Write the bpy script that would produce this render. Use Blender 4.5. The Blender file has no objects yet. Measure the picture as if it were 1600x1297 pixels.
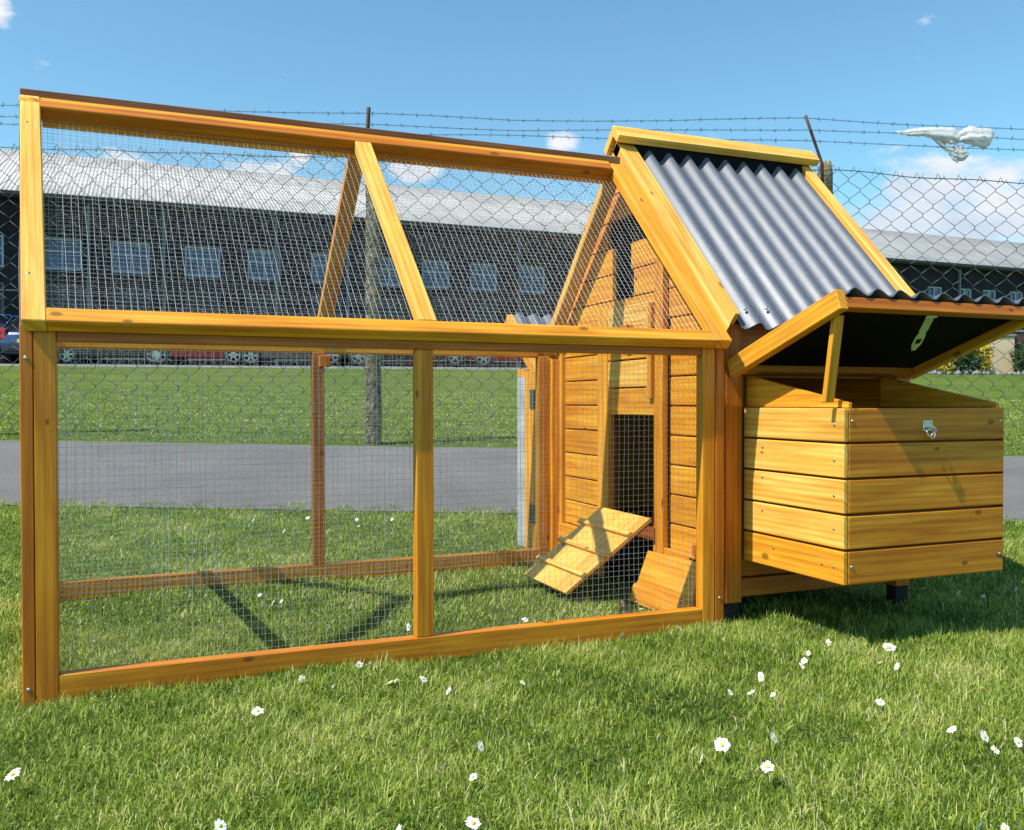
import bpy, bmesh, math, random
import numpy as np
from mathutils import Vector, Matrix, noise as mnoise
random.seed(7); rng = np.random.default_rng(11)
R = math.radians
scene = bpy.context.scene

# ------------------------------------------------------------------ camera, sky, sun, exposure
YAW, PITCH, ROLL = 0.38738, -0.01412, -0.00117
CAM = Vector((0.19105, -1.70100, 0.49077))
F = Vector((math.sin(YAW)*math.cos(PITCH), math.cos(YAW)*math.cos(PITCH), math.sin(PITCH)))
r0 = Vector((math.cos(YAW), -math.sin(YAW), 0)); u0 = r0.cross(F)
rr = r0*math.cos(ROLL)+u0*math.sin(ROLL); uu = -r0*math.sin(ROLL)+u0*math.cos(ROLL)
cd = bpy.data.cameras.new('camera'); cam = bpy.data.objects.new('camera', cd)
scene.collection.objects.link(cam); scene.camera = cam
cd.sensor_width = 36; cd.lens = 1410.58/1600*36; cd.clip_end = 3000; cd.clip_start = .02
M = Matrix((rr, uu, -F)).transposed().to_4x4(); M.translation = CAM; cam.matrix_world = M

SUNV = Vector((-0.74, -0.13, 1.0)).normalized()          # towards the sun
sd = bpy.data.lights.new('sun', 'SUN'); sd.energy = 5.0; sd.angle = R(.5); sd.color = (1, .955, .88)
sun = bpy.data.objects.new('sun', sd); scene.collection.objects.link(sun)
sun.rotation_euler = (-SUNV).to_track_quat('-Z', 'Y').to_euler()

w = bpy.data.worlds.new('World'); scene.world = w; w.use_nodes = True
nt = w.node_tree; nt.nodes.clear(); N = nt.nodes.new; Lk = nt.links.new
def mth(tree, op, a, b=None, c=None, clamp=False):
    n = tree.nodes.new('ShaderNodeMath'); n.operation = op; n.use_clamp = clamp
    for i, v in enumerate((a, b, c)):
        if v is None: continue
        if isinstance(v, (int, float)): n.inputs[i].default_value = v
        else: tree.links.new(v, n.inputs[i])
    return n.outputs[0]
sky = N('ShaderNodeTexSky'); sky.sky_type = 'NISHITA'; sky.sun_disc = False
sky.sun_elevation = math.asin(SUNV.z); sky.sun_rotation = math.atan2(SUNV.x, SUNV.y)
sky.air_density = 1.0; sky.dust_density = .25; sky.ozone_density = 1.6; sky.altitude = 60
bg = N('ShaderNodeBackground'); bg.inputs[1].default_value = .10
tcw = N('ShaderNodeTexCoord'); sxyz = N('ShaderNodeSeparateXYZ'); Lk(tcw.outputs['Generated'], sxyz.inputs[0])
skt = N('ShaderNodeMix'); skt.data_type = 'RGBA'; skt.blend_type = 'MULTIPLY'; skt.inputs[0].default_value = 1
Lk(sky.outputs[0], skt.inputs[6]); skt.inputs[7].default_value = (1.13, 1.60, 1.56, 1)
Lk(skt.outputs[2], bg.inputs[0])
az = mth(nt, 'ARCTAN2', sxyz.outputs[0], sxyz.outputs[1]); el = mth(nt, 'ARCSINE', sxyz.outputs[2])
nz = N('ShaderNodeTexNoise'); nz.inputs['Scale'].default_value = 17; nz.inputs['Detail'].default_value = 8; nz.inputs['Roughness'].default_value = .6
mp = N('ShaderNodeMapping'); mp.inputs['Scale'].default_value = (1, 1, 2.2); Lk(tcw.outputs['Generated'], mp.inputs[0]); Lk(mp.outputs[0], nz.inputs[0])
nn = mth(nt, 'SUBTRACT', nz.outputs[0], .5)
total = None
for px, py, rx, ry, s in [(195,246,1.3,.55,.75),(425,268,2.6,.7,.8),(470,245,.6,1.1,.8),(655,268,2.0,.6,.75),(877,222,1.2,.65,.7),
                          (1480,300,5.0,1.6,1.0),(1430,360,8.5,2.0,.95),(1620,330,5,2.2,1.0),(1000,330,6,1.2,.5),(2,8,.7,1.4,.8),(1460,35,1.6,.4,.34),(492,48,.9,.4,.36),
                          (-700,330,9,2,.9),(2400,300,9,2.5,.9)]:
    a0 = math.atan((px-800)/1410.58)+YAW; e0 = math.atan((628.6-py)/math.hypot(1410.58, px-800))
    da = mth(nt, 'DIVIDE', mth(nt, 'SUBTRACT', az, a0), R(rx)); de = mth(nt, 'DIVIDE', mth(nt, 'SUBTRACT', el, e0), R(ry))
    q = mth(nt, 'ADD', mth(nt, 'MULTIPLY', da, da), mth(nt, 'MULTIPLY', de, de))
    g = mth(nt, 'MULTIPLY', mth(nt, 'POWER', 2.718, mth(nt, 'MULTIPLY', q, -.7)), s)
    total = g if total is None else mth(nt, 'MAXIMUM', total, g)
cm = N('ShaderNodeMapRange'); cm.interpolation_type = 'SMOOTHSTEP'; cm.inputs[1].default_value = .30; cm.inputs[2].default_value = .85
Lk(mth(nt, 'ADD', total, mth(nt, 'MULTIPLY', nn, 2.0)), cm.inputs[0])
cb = N('ShaderNodeBackground'); cb.inputs[1].default_value = .80
cr = N('ShaderNodeValToRGB'); cr.color_ramp.elements[0].color = (.50,.62,.80,1); cr.color_ramp.elements[1].color = (.97,.98,1,1)
cr.color_ramp.elements[0].position = .3; cr.color_ramp.elements[1].position = .62
nz2 = N('ShaderNodeTexNoise'); nz2.inputs['Scale'].default_value = 7; nz2.inputs['Detail'].default_value = 5; Lk(mp.outputs[0], nz2.inputs[0])
cshade = mth(nt, 'ADD', nz2.outputs[0], mth(nt, 'MULTIPLY', mth(nt, 'SUBTRACT', el, .20), 1.8))
Lk(cshade, cr.inputs[0]); Lk(cr.outputs[0], cb.inputs[0])
mx = N('ShaderNodeMixShader'); Lk(mth(nt, 'MULTIPLY', cm.outputs[0], .93), mx.inputs[0]); Lk(bg.outputs[0], mx.inputs[1]); Lk(cb.outputs[0], mx.inputs[2])
wo = N('ShaderNodeOutputWorld'); Lk(mx.outputs[0], wo.inputs[0])
scene.view_settings.view_transform = 'Standard'; scene.view_settings.look = 'None'
scene.view_settings.exposure = 0.33; scene.view_settings.gamma = 1; scene.view_settings.use_curve_mapping = False
scene.cycles.max_bounces = 6; scene.cycles.diffuse_bounces = 2; scene.cycles.caustics_reflective = False; scene.cycles.caustics_refractive = False

# ------------------------------------------------------------------ helpers
COL = scene.collection
def tag(o, label=None, cat=None, group=None, kind=None):
    if label: o['label'] = label
    if cat: o['category'] = cat
    if group: o['group'] = group
    if kind: o['kind'] = kind
    return o
def empty(name, loc, label, cat, group=None):
    o = bpy.data.objects.new(name, None); o.location = loc; o.empty_display_size = .1
    COL.objects.link(o); return tag(o, label, cat, group)
def wloc(o):
    v = Vector((0, 0, 0))
    while o is not None: v += Vector(o.location); o = o.parent
    return v
def link_mesh(me, name, parent=None, kind=None):
    o = bpy.data.objects.new(name, me); COL.objects.link(o)
    if parent is not None: o.parent = parent
    if kind: o['kind'] = kind
    return o
def from_np(name, V, faces, mat, parent=None, kind=None, smooth=False, attr=None):
    """V in world coordinates; faces int array (n,k) or list of arrays"""
    V = np.asarray(V, dtype=np.float32).reshape(-1, 3)
    if parent is not None: V = V-np.array(wloc(parent), dtype=np.float32)
    me = bpy.data.meshes.new(name)
    fl = faces if isinstance(faces, list) else [faces]
    fl = [np.asarray(f, dtype=np.int32) for f in fl if len(f)]
    loops = np.concatenate([f.ravel() for f in fl]); tot = np.concatenate([np.full(len(f), f.shape[1], np.int32) for f in fl])
    st = np.concatenate([[0], np.cumsum(tot)[:-1]]).astype(np.int32)
    me.vertices.add(len(V)); me.vertices.foreach_set('co', V.ravel())
    me.loops.add(len(loops)); me.loops.foreach_set('vertex_index', loops)
    me.polygons.add(len(tot)); me.polygons.foreach_set('loop_start', st); me.polygons.foreach_set('loop_total', tot)
    if smooth: me.polygons.foreach_set('use_smooth', np.ones(len(tot), bool))
    if attr is not None:
        a = me.attributes.new('tint', 'FLOAT', 'POINT'); a.data.foreach_set('value', np.asarray(attr, np.float32))
    me.update(calc_edges=True); me.validate()
    me.materials.append(mat)
    return link_mesh(me, name, parent, kind)
class Fr:
    def __init__(s, O=(0,0,0), U=(1,0,0), V=(0,1,0), W=(0,0,1), warp=None):
        s.O, s.U, s.V, s.W, s.warp = Vector(O), Vector(U), Vector(V), Vector(W), warp
    def __call__(s, p):
        u, v, w_ = p
        if s.warp: u, v, w_ = s.warp(u, v, w_)
        return s.O+s.U*u+s.V*v+s.W*w_
I = Fr()
def finish(bm, name, mat, parent, fr, longax, bevel, smooth=False, kind=None):
    if bevel: bmesh.ops.bevel(bm, geom=list(bm.edges), offset=bevel, segments=1, affect='EDGES', clamp_overlap=True)
    uvl = bm.loops.layers.uv.new('UVMap'); o1, o2 = random.uniform(0, 40), random.uniform(0, 40)
    oth = [i for i in range(3) if i != longax]
    for f in bm.faces:
        f.smooth = smooth
        for l in f.loops:
            c = l.vert.co; l[uvl].uv = (c[longax]+o1, c[oth[0]]+c[oth[1]]+o2)
    off = wloc(parent) if parent is not None else Vector((0, 0, 0))
    for v in bm.verts: v.co = fr(v.co)-off
    bmesh.ops.recalc_face_normals(bm, faces=bm.faces)
    me = bpy.data.meshes.new(name); bm.to_mesh(me); bm.free(); me.materials.append(mat)
    return link_mesh(me, name, parent, kind)
def box_bm(bm, a):
    x0, x1, y0, y1, z0, z1 = a
    vs = [bm.verts.new((x, y, z)) for x in (x0, x1) for y in (y0, y1) for z in (z0, z1)]
    for f in ((0,1,3,2),(4,6,7,5),(0,4,5,1),(2,3,7,6),(0,2,6,4),(1,5,7,3)): bm.faces.new([vs[i] for i in f])
def bx(name, parent, mat, x0, x1, y0, y1, z0, z1, fr=I, bevel=.0016, ax=None):
    d = (abs(x1-x0), abs(y1-y0), abs(z1-z0)); ax = d.index(max(d)) if ax is None else ax
    bm = bmesh.new(); box_bm(bm, (x0, x1, y0, y1, z0, z1))
    return finish(bm, name, mat, parent, fr, ax, min(bevel, min(d)*.3))
def boxes(name, parent, mat, lst, fr=I, bevel=0, ax=0, kind=None):
    bm = bmesh.new()
    for a in lst: box_bm(bm, a)
    return finish(bm, name, mat, parent, fr, ax, bevel, kind=kind)
def prism(name, parent, mat, poly, w0, w1, plane='yz', fr=I, bevel=.001, ax=1):
    """poly in the plane, extruded along the third axis"""
    bm = bmesh.new()
    def P(a, b, c): return {'yz': (c, a, b), 'xz': (a, c, b), 'xy': (a, b, c)}[plane]
    lo = [bm.verts.new(P(a, b, w0)) for a, b in poly]; hi = [bm.verts.new(P(a, b, w1)) for a, b in poly]
    bm.faces.new(lo); bm.faces.new(hi[::-1]); n = len(poly)
    for i in range(n): bm.faces.new([lo[i], lo[(i+1) % n], hi[(i+1) % n], hi[i]])
    return finish(bm, name, mat, parent, fr, ax, bevel)
def disc(name, parent, mat, c, n, r, h, seg=10):
    c, n = Vector(c), Vector(n).normalized(); a = n.orthogonal().normalized(); b = n.cross(a)
    V = []
    for k, (rad, hh) in enumerate(((r, 0), (r, h*.6), (r*.7, h))):
        for i in range(seg):
            t = 2*math.pi*i/seg; V.append(c+a*math.cos(t)*rad+b*math.sin(t)*rad+n*hh)
    V.append(c+n*h); F4 = []; F3 = []
    for k in range(2):
        for i in range(seg): F4.append((k*seg+i, k*seg+(i+1) % seg, (k+1)*seg+(i+1) % seg, (k+1)*seg+i))
    for i in range(seg): F3.append((2*seg+i, 2*seg+(i+1) % seg, 3*seg))
    return from_np(name, V, [F4, F3], mat, parent, smooth=False)
def tube_np(P, rad, sides=4):
    """P (n, k, 3) polylines -> verts, quads. rad scalar or (n,k)"""
    P = np.asarray(P, float); n, k, _ = P.shape
    T = np.gradient(P, axis=1); T /= np.linalg.norm(T, axis=2, keepdims=True)+1e-12
    ref = np.where(np.abs(T[..., 2:3]) > .9, np.array([1., 0, 0]), np.array([0, 0, 1.]))
    A = np.cross(T, ref); A /= np.linalg.norm(A, axis=2, keepdims=True)+1e-12; B = np.cross(T, A)
    rad = np.broadcast_to(np.asarray(rad, float), (n, k))[..., None, None]
    t = np.arange(sides)*2*math.pi/sides
    V = P[:, :, None, :]+rad*(A[:, :, None, :]*np.cos(t)[None, None, :, None]+B[:, :, None, :]*np.sin(t)[None, None, :, None])
    idx = np.arange(n*k*sides).reshape(n, k, sides)
    a = idx[:, :-1]; b = idx[:, 1:]
    Q = np.stack([a, np.roll(a, -1, 2), np.roll(b, -1, 2), b], -1).reshape(-1, 4)
    return V.reshape(-1, 3), Q
def join(parts):
    Vs, Fs, o = [], [], 0
    for V, Q in parts: Vs.append(V); Fs.append(Q+o); o += len(V)
    return np.concatenate(Vs), np.concatenate(Fs)
def tube(name, parent, mat, pts, rad, sides=8, smooth=True):
    V, Q = tube_np(np.array([[tuple(p) for p in pts]]), rad, sides)
    k = len(pts); caps = [list(range(sides))[::-1], list(range((k-1)*sides, k*sides))]
    return from_np(name, V, [Q, np.array(caps)], mat, parent, smooth=smooth)

# ------------------------------------------------------------------ materials
class Mt:
    def __init__(s, name, col=(.5,.5,.5), rough=.6, metal=0, spec=.5, coat=0):
        s.m = bpy.data.materials.new(name); s.m.use_nodes = True; s.t = s.m.node_tree
        s.b = s.t.nodes['Principled BSDF']; s.b.inputs['Base Color'].default_value = (*col, 1)
        s.b.inputs['Roughness'].default_value = rough; s.b.inputs['Metallic'].default_value = metal
        s.b.inputs['Specular IOR Level'].default_value = spec; s.b.inputs['Coat Weight'].default_value = coat
    def n(s, t, **k):
        x = s.t.nodes.new(t)
        for a, b in k.items(): setattr(x, a, b)
        return x
    def l(s, a, b): s.t.links.new(a, b)
    def coord(s, kind='Object', scale=(1,1,1)):
        c = s.n('ShaderNodeTexCoord'); m = s.n('ShaderNodeMapping'); m.inputs['Scale'].default_value = scale
        s.l(c.outputs[kind], m.inputs[0]); return m.outputs[0]
    def noise(s, co, scale, detail=3, rough=.5):
        x = s.n('ShaderNodeTexNoise'); x.inputs['Scale'].default_value = scale; x.inputs['Detail'].default_value = detail; x.inputs['Roughness'].default_value = rough
        s.l(co, x.inputs[0]); return x.outputs[0]
    def ramp(s, f, stops):
        x = s.n('ShaderNodeValToRGB'); e = x.color_ramp.elements
        while len(e) < len(stops): e.new(.5)
        for i, (p, c) in enumerate(stops): e[i].position = p; e[i].color = (*c, 1) if len(c) == 3 else c
        s.l(f, x.inputs[0]); return x.outputs[0]
    def mix(s, f, a, b, mode='MIX'):
        x = s.n('ShaderNodeMix', data_type='RGBA', blend_type=mode)
        for v, i in ((f, 0), (a, 6), (b, 7)):
            if isinstance(v, (int, float)): x.inputs[i].default_value = v
            elif isinstance(v, tuple): x.inputs[i].default_value = (*v, 1)
            else: s.l(v, x.inputs[i])
        return x.outputs[2]
    def base(s, c): s.l(c, s.b.inputs['Base Color'])
    def bump(s, h, strength=.3, dist=.01):
        x = s.n('ShaderNodeBump'); x.inputs['Strength'].default_value = strength; x.inputs['Distance'].default_value = dist
        s.l(h, x.inputs['Height']); s.l(x.outputs[0], s.b.inputs['Normal'])
def wood(name, c1, c2, c3, rough=.5, coat=.12):
    m = Mt(name, c1, rough, 0, .35, coat)
    uv = m.coord('UV')
    st = m.n('ShaderNodeMapping'); st.inputs['Scale'].default_value = (2.2, 55, 1); m.l(uv, st.inputs[0])
    dn = m.noise(uv, 5, 2)
    sm = m.n('ShaderNodeMapping'); sm.inputs['Scale'].default_value = (1.4, 22, 1); m.l(uv, sm.inputs[0])
    wv = m.n('ShaderNodeTexNoise'); wv.inputs['Scale'].default_value = 1.6; wv.inputs['Detail'].default_value = 4; wv.inputs['Distortion'].default_value = 1.2; m.l(sm.outputs[0], wv.inputs[0])
    fine = m.noise(st.outputs[0], 2.0, 5, .65)
    c = m.ramp(wv.outputs[0], [(.30, c2), (.5, c1), (.68, c3)])
    g = m.ramp(fine, [(.34, (.80,.73,.66)), (.6, (1.04,1.04,1.04))])
    c = m.mix(1.0, c, g, 'MULTIPLY')
    rm = m.n('ShaderNodeMapping'); rm.inputs['Scale'].default_value = (.9, 26, 1); m.l(uv, rm.inputs[0])
    wt = m.n('ShaderNodeTexWave', wave_type='BANDS', bands_direction='Y'); wt.inputs['Scale'].default_value = .9; wt.inputs['Distortion'].default_value = 5; wt.inputs['Detail'].default_value = 3; wt.inputs['Detail Scale'].default_value = .7; m.l(rm.outputs[0], wt.inputs[0])
    c = m.mix(1.0, c, m.ramp(wt.outputs[0], [(.55, (1.02,1.02,1.02)), (.92, (.94,.83,.68))]), 'MULTIPLY')
    # blotchy stain along the board
    bl = m.ramp(dn, [(.35, (.92,.89,.84)), (.62, (1.04,1.04,1.04))]); c = m.mix(1.0, c, bl, 'MULTIPLY')
    # knots
    kn = m.n('ShaderNodeMapping'); kn.inputs['Scale'].default_value = (8, 15, 1); m.l(uv, kn.inputs[0])
    vo = m.n('ShaderNodeTexVoronoi', voronoi_dimensions='2D'); vo.inputs['Scale'].default_value = 1.0; m.l(kn.outputs[0], vo.inputs['Vector'])
    sep = m.n('ShaderNodeSeparateColor'); m.l(vo.outputs['Color'], sep.inputs[0])
    sel = mth(m.t, 'GREATER_THAN', sep.outputs[0], .80)
    rad = mth(m.t, 'MULTIPLY', sep.outputs[1], .07); rad = mth(m.t, 'ADD', rad, .04)
    kd = mth(m.t, 'DIVIDE', vo.outputs['Distance'], rad)
    kf = mth(m.t, 'MULTIPLY', mth(m.t, 'SUBTRACT', 1.2, kd), 2.2, clamp=True); kf = mth(m.t, 'MULTIPLY', kf, sel)
    c = m.mix(mth(m.t, 'MULTIPLY', kf, .75), c, tuple(x*.28 for x in c2))
    oi = m.n('ShaderNodeObjectInfo')
    ov = m.ramp(oi.outputs['Random'], [(0, (.92,.87,.82)), (.5, (1,1,1)), (1, (1.05,1.07,1.10))]); c = m.mix(1.0, c, ov, 'MULTIPLY')
    m.base(c); m.bump(fine, .18, .002)
    rg = m.ramp(fine, [(.3, (rough+.15,)*3), (.7, (rough-.08,)*3)]); m.l(rg, m.b.inputs['Roughness'])
    return m.m
WOOD = wood('stained_pine', (.74,.325,.020), (.62,.225,.010), (.81,.42,.038))
WOOD_PALE_LIT = wood('pale_sunlit_pine', (.82,.465,.085), (.74,.37,.045), (.86,.56,.14))  # paler boards, with sunlight put into their colour as well
WOOD_DEEP_SHADED = wood('deep_stain_shaded_pine', (.50,.155,.007), (.40,.105,.005), (.58,.20,.010))  # deeper stain, with shade put into its colour as well
WOOD_SHADED = wood('shaded_pine', (.62,.235,.010), (.52,.165,.006), (.70,.31,.020))  # same pine, front-face shade put into a darker, redder colour
WOOD_BROWN = wood('brown_strip', (.22,.09,.035), (.15,.055,.02), (.28,.12,.05), .6, 0)
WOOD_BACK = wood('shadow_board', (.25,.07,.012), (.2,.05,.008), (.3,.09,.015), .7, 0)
def simple(name, col, rough=.6, metal=0, spec=.5, var=.12, scale=30, bump=0, coat=0):
    m = Mt(name, col, rough, metal, spec, coat); co = m.coord('Object')
    f = m.noise(co, scale, 4, .6)
    m.base(m.ramp(f, [(.3, tuple(c*(1-var) for c in col)), (.7, tuple(min(1, c*(1+var)) for c in col))]))
    if bump: m.bump(f, bump, .004)
    return m.m
BLACK = simple('black_fill_and_shade', (.008,.008,.010), .9, spec=.1)  # flat black for slots, fillers and boards standing in for shade
RUBBER = simple('black_foot', (.006,.006,.007), .8)
WIRE = simple('galvanised_wire', (.58,.59,.62), .42, .55, .5)
ZINC = simple('zinc_plate', (.55,.57,.55), .3, .9)
ZYEL = simple('passivated_zinc', (.36,.38,.12), .45, .35)
HINGE = simple('dark_hinge', (.10,.11,.10), .5, .5)
SHEET = Mt('grey_corrugated_sheet', (.15,.165,.20), .3, 0, .6)
_c = SHEET.coord('Object'); _f = SHEET.noise(_c, 9, 5, .6); _g = SHEET.noise(_c, 140, 3)
SHEET.base(SHEET.mix(.5, SHEET.ramp(_f, [(.3, (.085,.095,.117)), (.7, (.115,.128,.155))]), SHEET.ramp(_g, [(.35, (.08,.09,.112)), (.65, (.125,.138,.166))])))
SHEET.l(SHEET.ramp(_f, [(.3, (.36,)*3), (.7, (.48,)*3)]), SHEET.b.inputs['Roughness']); SHEET = SHEET.m
GREYFRAME = simple('weathered_grey_wood', (.33,.34,.35), .8, var=.3, scale=12)

# ------------------------------------------------------------------ terrain, in a frame along and across the path (d, r)
FD = Vector((math.sin(YAW), math.cos(YAW), 0)); FR = Vector((math.cos(YAW), -math.sin(YAW), 0))
C0 = Vector((CAM.x, CAM.y, 0))
G0 = -.022
KD = np.array([3.0, 3.7, 5.8, 29.0, 36.0, 60.0, 600.0])
KA = np.array([G0, .030, .200, 1.56, 1.85, 2.1, 2.6]); KB = np.array([0, -.0178, -.0170, -.0085, -.0085, -.002, 0])
def gz(d, r):
    d = np.asarray(d, float); r = np.clip(np.asarray(r, float), -30, 30)
    return np.interp(d, KD, KA)+np.interp(d, KD, KB)*r
def W3(r, d, z): return C0+FD*d+FR*r+Vector((0, 0, z))
def WG(r, d, dz=0): return W3(r, d, float(gz(d, r))+dz)
def toW(r, d, z):
    return np.stack([C0.x+FD.x*d+FR.x*r, C0.y+FD.y*d+FR.y*r, z], -1)
def relief(r, d): return 0.006*np.sin(r*5.1+d*2.3)+0.005*np.sin(r*2.2-d*6.7+1)+.004*np.sin(r*13+d*11)
def strip(name, d0, d1, ra, rb, nd, nr, lift, mat, rel=0, kind='structure', power=1):
    dd = d0+(d1-d0)*np.linspace(0, 1, nd)**power; rv = np.linspace(ra, rb, nr)
    D, Rr = np.meshgrid(dd, rv, indexing='ij'); Z = gz(D, Rr)+lift+rel*relief(Rr, D)
    V = toW(Rr, D, Z).reshape(-1, 3); idx = np.arange(nd*nr).reshape(nd, nr)
    Q = np.stack([idx[:-1, :-1], idx[:-1, 1:], idx[1:, 1:], idx[1:, :-1]], -1).reshape(-1, 4)
    return from_np(name, V, Q, mat, kind=kind, smooth=True)
GM = Mt('lawn_soil', (.05,.08,.02), .95, 0, .1); co = GM.coord('Object')
a = GM.noise(co, 2.2, 5, .65); b_ = GM.noise(co, 60, 6, .7); c_ = GM.noise(co, .35, 3)
g1 = GM.ramp(a, [(.3, (.085,.140,.020)), (.55, (.130,.185,.030)), (.75, (.170,.200,.048))])
g2 = GM.ramp(b_, [(.34, (.40,.42,.35)), (.60, (1.25,1.2,1.1))]); g3 = GM.ramp(c_, [(.35, (.85,.9,.9)), (.65, (1.15,1.08,1.0))])
GM.base(GM.mix(1, GM.mix(1, g1, g2, 'MULTIPLY'), g3, 'MULTIPLY')); GM.bump(b_, .6, .03)
d_knots = np.unique(np.concatenate([np.linspace(-40, 0, 9), np.linspace(.2, 6.4, 70), np.linspace(7, 36, 40), [45, 60, 90, 150, 300, 600]]))
rv = np.unique(np.concatenate([[-500, -200, -90, -50], np.linspace(-30, -4, 20), np.linspace(-3.6, 3.6, 90), np.linspace(4, 30, 20), [50, 90, 200, 500]]))
D, Rr = np.meshgrid(d_knots, rv, indexing='ij'); fade = np.clip((3.6-D)/.5, 0, 1)*np.clip((D+1), 0, 1)
Z = gz(D, Rr)+relief(Rr, D)*fade
# the lawn under the coop stays level
Z = Z-np.where((D > 5.9) & (D < 27), 0, 0)
idx = np.arange(D.size).reshape(D.shape)
from_np('lawn', toW(Rr, D, Z).reshape(-1, 3), np.stack([idx[:-1, :-1], idx[:-1, 1:], idx[1:, 1:], idx[1:, :-1]], -1).reshape(-1, 4), GM.m, kind='structure', smooth=True)
PM = Mt('path_asphalt', (.17,.165,.175), .9, 0, .25); co = PM.coord('Object')
p1 = PM.noise(co, 1.1, 5, .6); p2 = PM.noise(co, 160, 4, .7)
pc = PM.mix(1, PM.ramp(p1, [(.3, (.150,.140,.134)), (.7, (.176,.165,.158))]), PM.ramp(p2, [(.32, (.62,.62,.62)), (.5, (1,1,1)), (.72, (1.35,1.35,1.35))]), 'MULTIPLY')
pv = PM.n('ShaderNodeTexVoronoi'); pv.inputs['Scale'].default_value = 9; PM.l(co, pv.inputs['Vector'])
pc = PM.mix(PM.ramp(pv.outputs['Distance'], [(.035, (.8,.8,.8)), (.06, (0,0,0))]), pc, (.40,.39,.36))
pq = PM.noise(PM.coord('Object', (.5,.5,.5)), 1.6, 6, .7); pc = PM.mix(1, pc, PM.ramp(pq, [(.35, (.80,.80,.80)), (.65, (1.12,1.11,1.09))]), 'MULTIPLY')
PM.base(pc); PM.bump(p2, .35, .004)
strip('path', 3.70, 5.72, -60, 60, 14, 60, .005, PM.m)
strip('car_park', 28.0, 36.0, -90, 90, 6, 40, .03, PM.m)
KM = simple('kerb_stone', (.20,.20,.19), .85, var=.25, scale=3)
bm = bmesh.new(); _l = []
o = strip('kerb', 27.7, 28.0, -90, 90, 2, 60, .06, KM); 
m_ = o.modifiers.new('solid', 'SOLIDIFY'); m_.thickness = .2; m_.offset = -1

# ------------------------------------------------------------------ chicken coop
coop = empty('chicken_coop', (0, 0, 0), 'orange stained wooden chicken coop with wire mesh run, corrugated roof and open nest box lid', 'chicken coop')
def cb_(name, *a, mat=None, **k): return bx(name, coop, mat or WOOD, *a, **k)
H = .62; W_ = .91
GB = G0-.012
# front and end frames
cb_('post', 0, .0195, 0, .040, GB, .6235, mat=WOOD_DEEP_SHADED); cb_('post', .0205, .0545, 0, .027, GB, .6225, mat=WOOD_SHADED)
cb_('post', 1.344, 1.3765, 0, .027, GB, .6225, mat=WOOD_SHADED); cb_('post', 1.378, 1.401, -.001, .020, GB, .624, mat=WOOD_DEEP_SHADED)
cb_('bottom_rail', .055, 1.3435, .0005, .0275, -.020, .0290, mat=WOOD_SHADED); cb_('top_rail', .055, 1.3435, .0015, .0275, .5945, .6225, mat=WOOD_DEEP_SHADED)
cb_('middle_post', .684, .719, .002, .0275, .0295, .594, mat=WOOD_SHADED)
cb_('bottom_rail', -.038, 1.3345, .882, .9085, -.020, .0290); cb_('top_rail', -.072, 1.3345, .884, .9085, .634, .655)
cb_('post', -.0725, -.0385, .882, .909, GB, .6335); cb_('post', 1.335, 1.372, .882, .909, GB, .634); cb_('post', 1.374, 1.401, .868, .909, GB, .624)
cb_('middle_post', .634, .668, .882, .9085, .0295, .6335, mat=WOOD_DEEP_SHADED); cb_('block', .652, .684, .868, .8815, .592, .6245, mat=WOOD_DEEP_SHADED)
LE = Fr((0, 0, 0), (1,0,0), (-.103,1,0), (0,0,1))
cb_('post', 0, .0195, .870, .910, GB, .606, fr=LE)
cb_('bottom_rail', 0, .0195, .0405, .8695, -.020, .029, fr=LE); cb_('tie_rail', 0, .0195, .0405, .8695, .576, .606, fr=LE)
# roof panels of the run
E1 = Vector((0, -.03, .627)); RG = Vector((0, .455, 1.14)); S1 = (RG-E1).normalized(); LR = (RG-E1).length
N1 = Vector((0, -S1.z, S1.y)); E2 = Vector((0, .935, .647)); S2 = (RG-E2).normalized(); N2 = Vector((0, S2.z, -S2.y)); K2 = (RG-E2).length/LR
def rwarp(u, v, w_):
    t = v/LR; s = u/1.402
    return (.006+(1.402-.006)*s+t*(-.052*(1-s)-.011*s), v, w_)
RF = Fr(E1, (1,0,0), S1, N1, rwarp)
def rwarp2(u, v, w_):
    t = v/LR; s = u/1.402
    return (-.090+(1.402+.090)*s+t*(.044*(1-s)-.011*s), v*K2, w_)
RB = Fr(E2, (1,0,0), S2, N2, rwarp2)
for fr, mt in ((RF, WOOD), (RB, WOOD)):
    bx('rafter', coop, WOOD_PALE_LIT if fr is RF else mt, .0, .037, 0, .7055, -.026, 0, fr, ax=1)
    bx('rafter', coop, WOOD_PALE_LIT if fr is RB else mt, 1.364, 1.402, 0, .694, -.026, 0, fr, ax=1)
    bx('eave_rail', coop, mt, .0375, 1.3635, 0, .034, -.025, -.0008, fr); bx('ridge_rail', coop, WOOD if fr is RF else WOOD_DEEP_SHADED, .0375, 1.3635, .669, .7045, -.052 if fr is RF else -.040, -.0008, fr)
    bx('strut', coop, WOOD_PALE_LIT if fr is RF else mt, .686, .724, .0345, .6685, -.024, -.001, fr, ax=1)
bx('ridge_strip', coop, WOOD_BROWN, -.046, 1.388, .4555, .4645, 1.122, 1.153)
bx('shelf_board', coop, WOOD_DEEP_SHADED, .02, 1.376, .002, .02, .6236, .6285, bevel=.0005)

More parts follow.
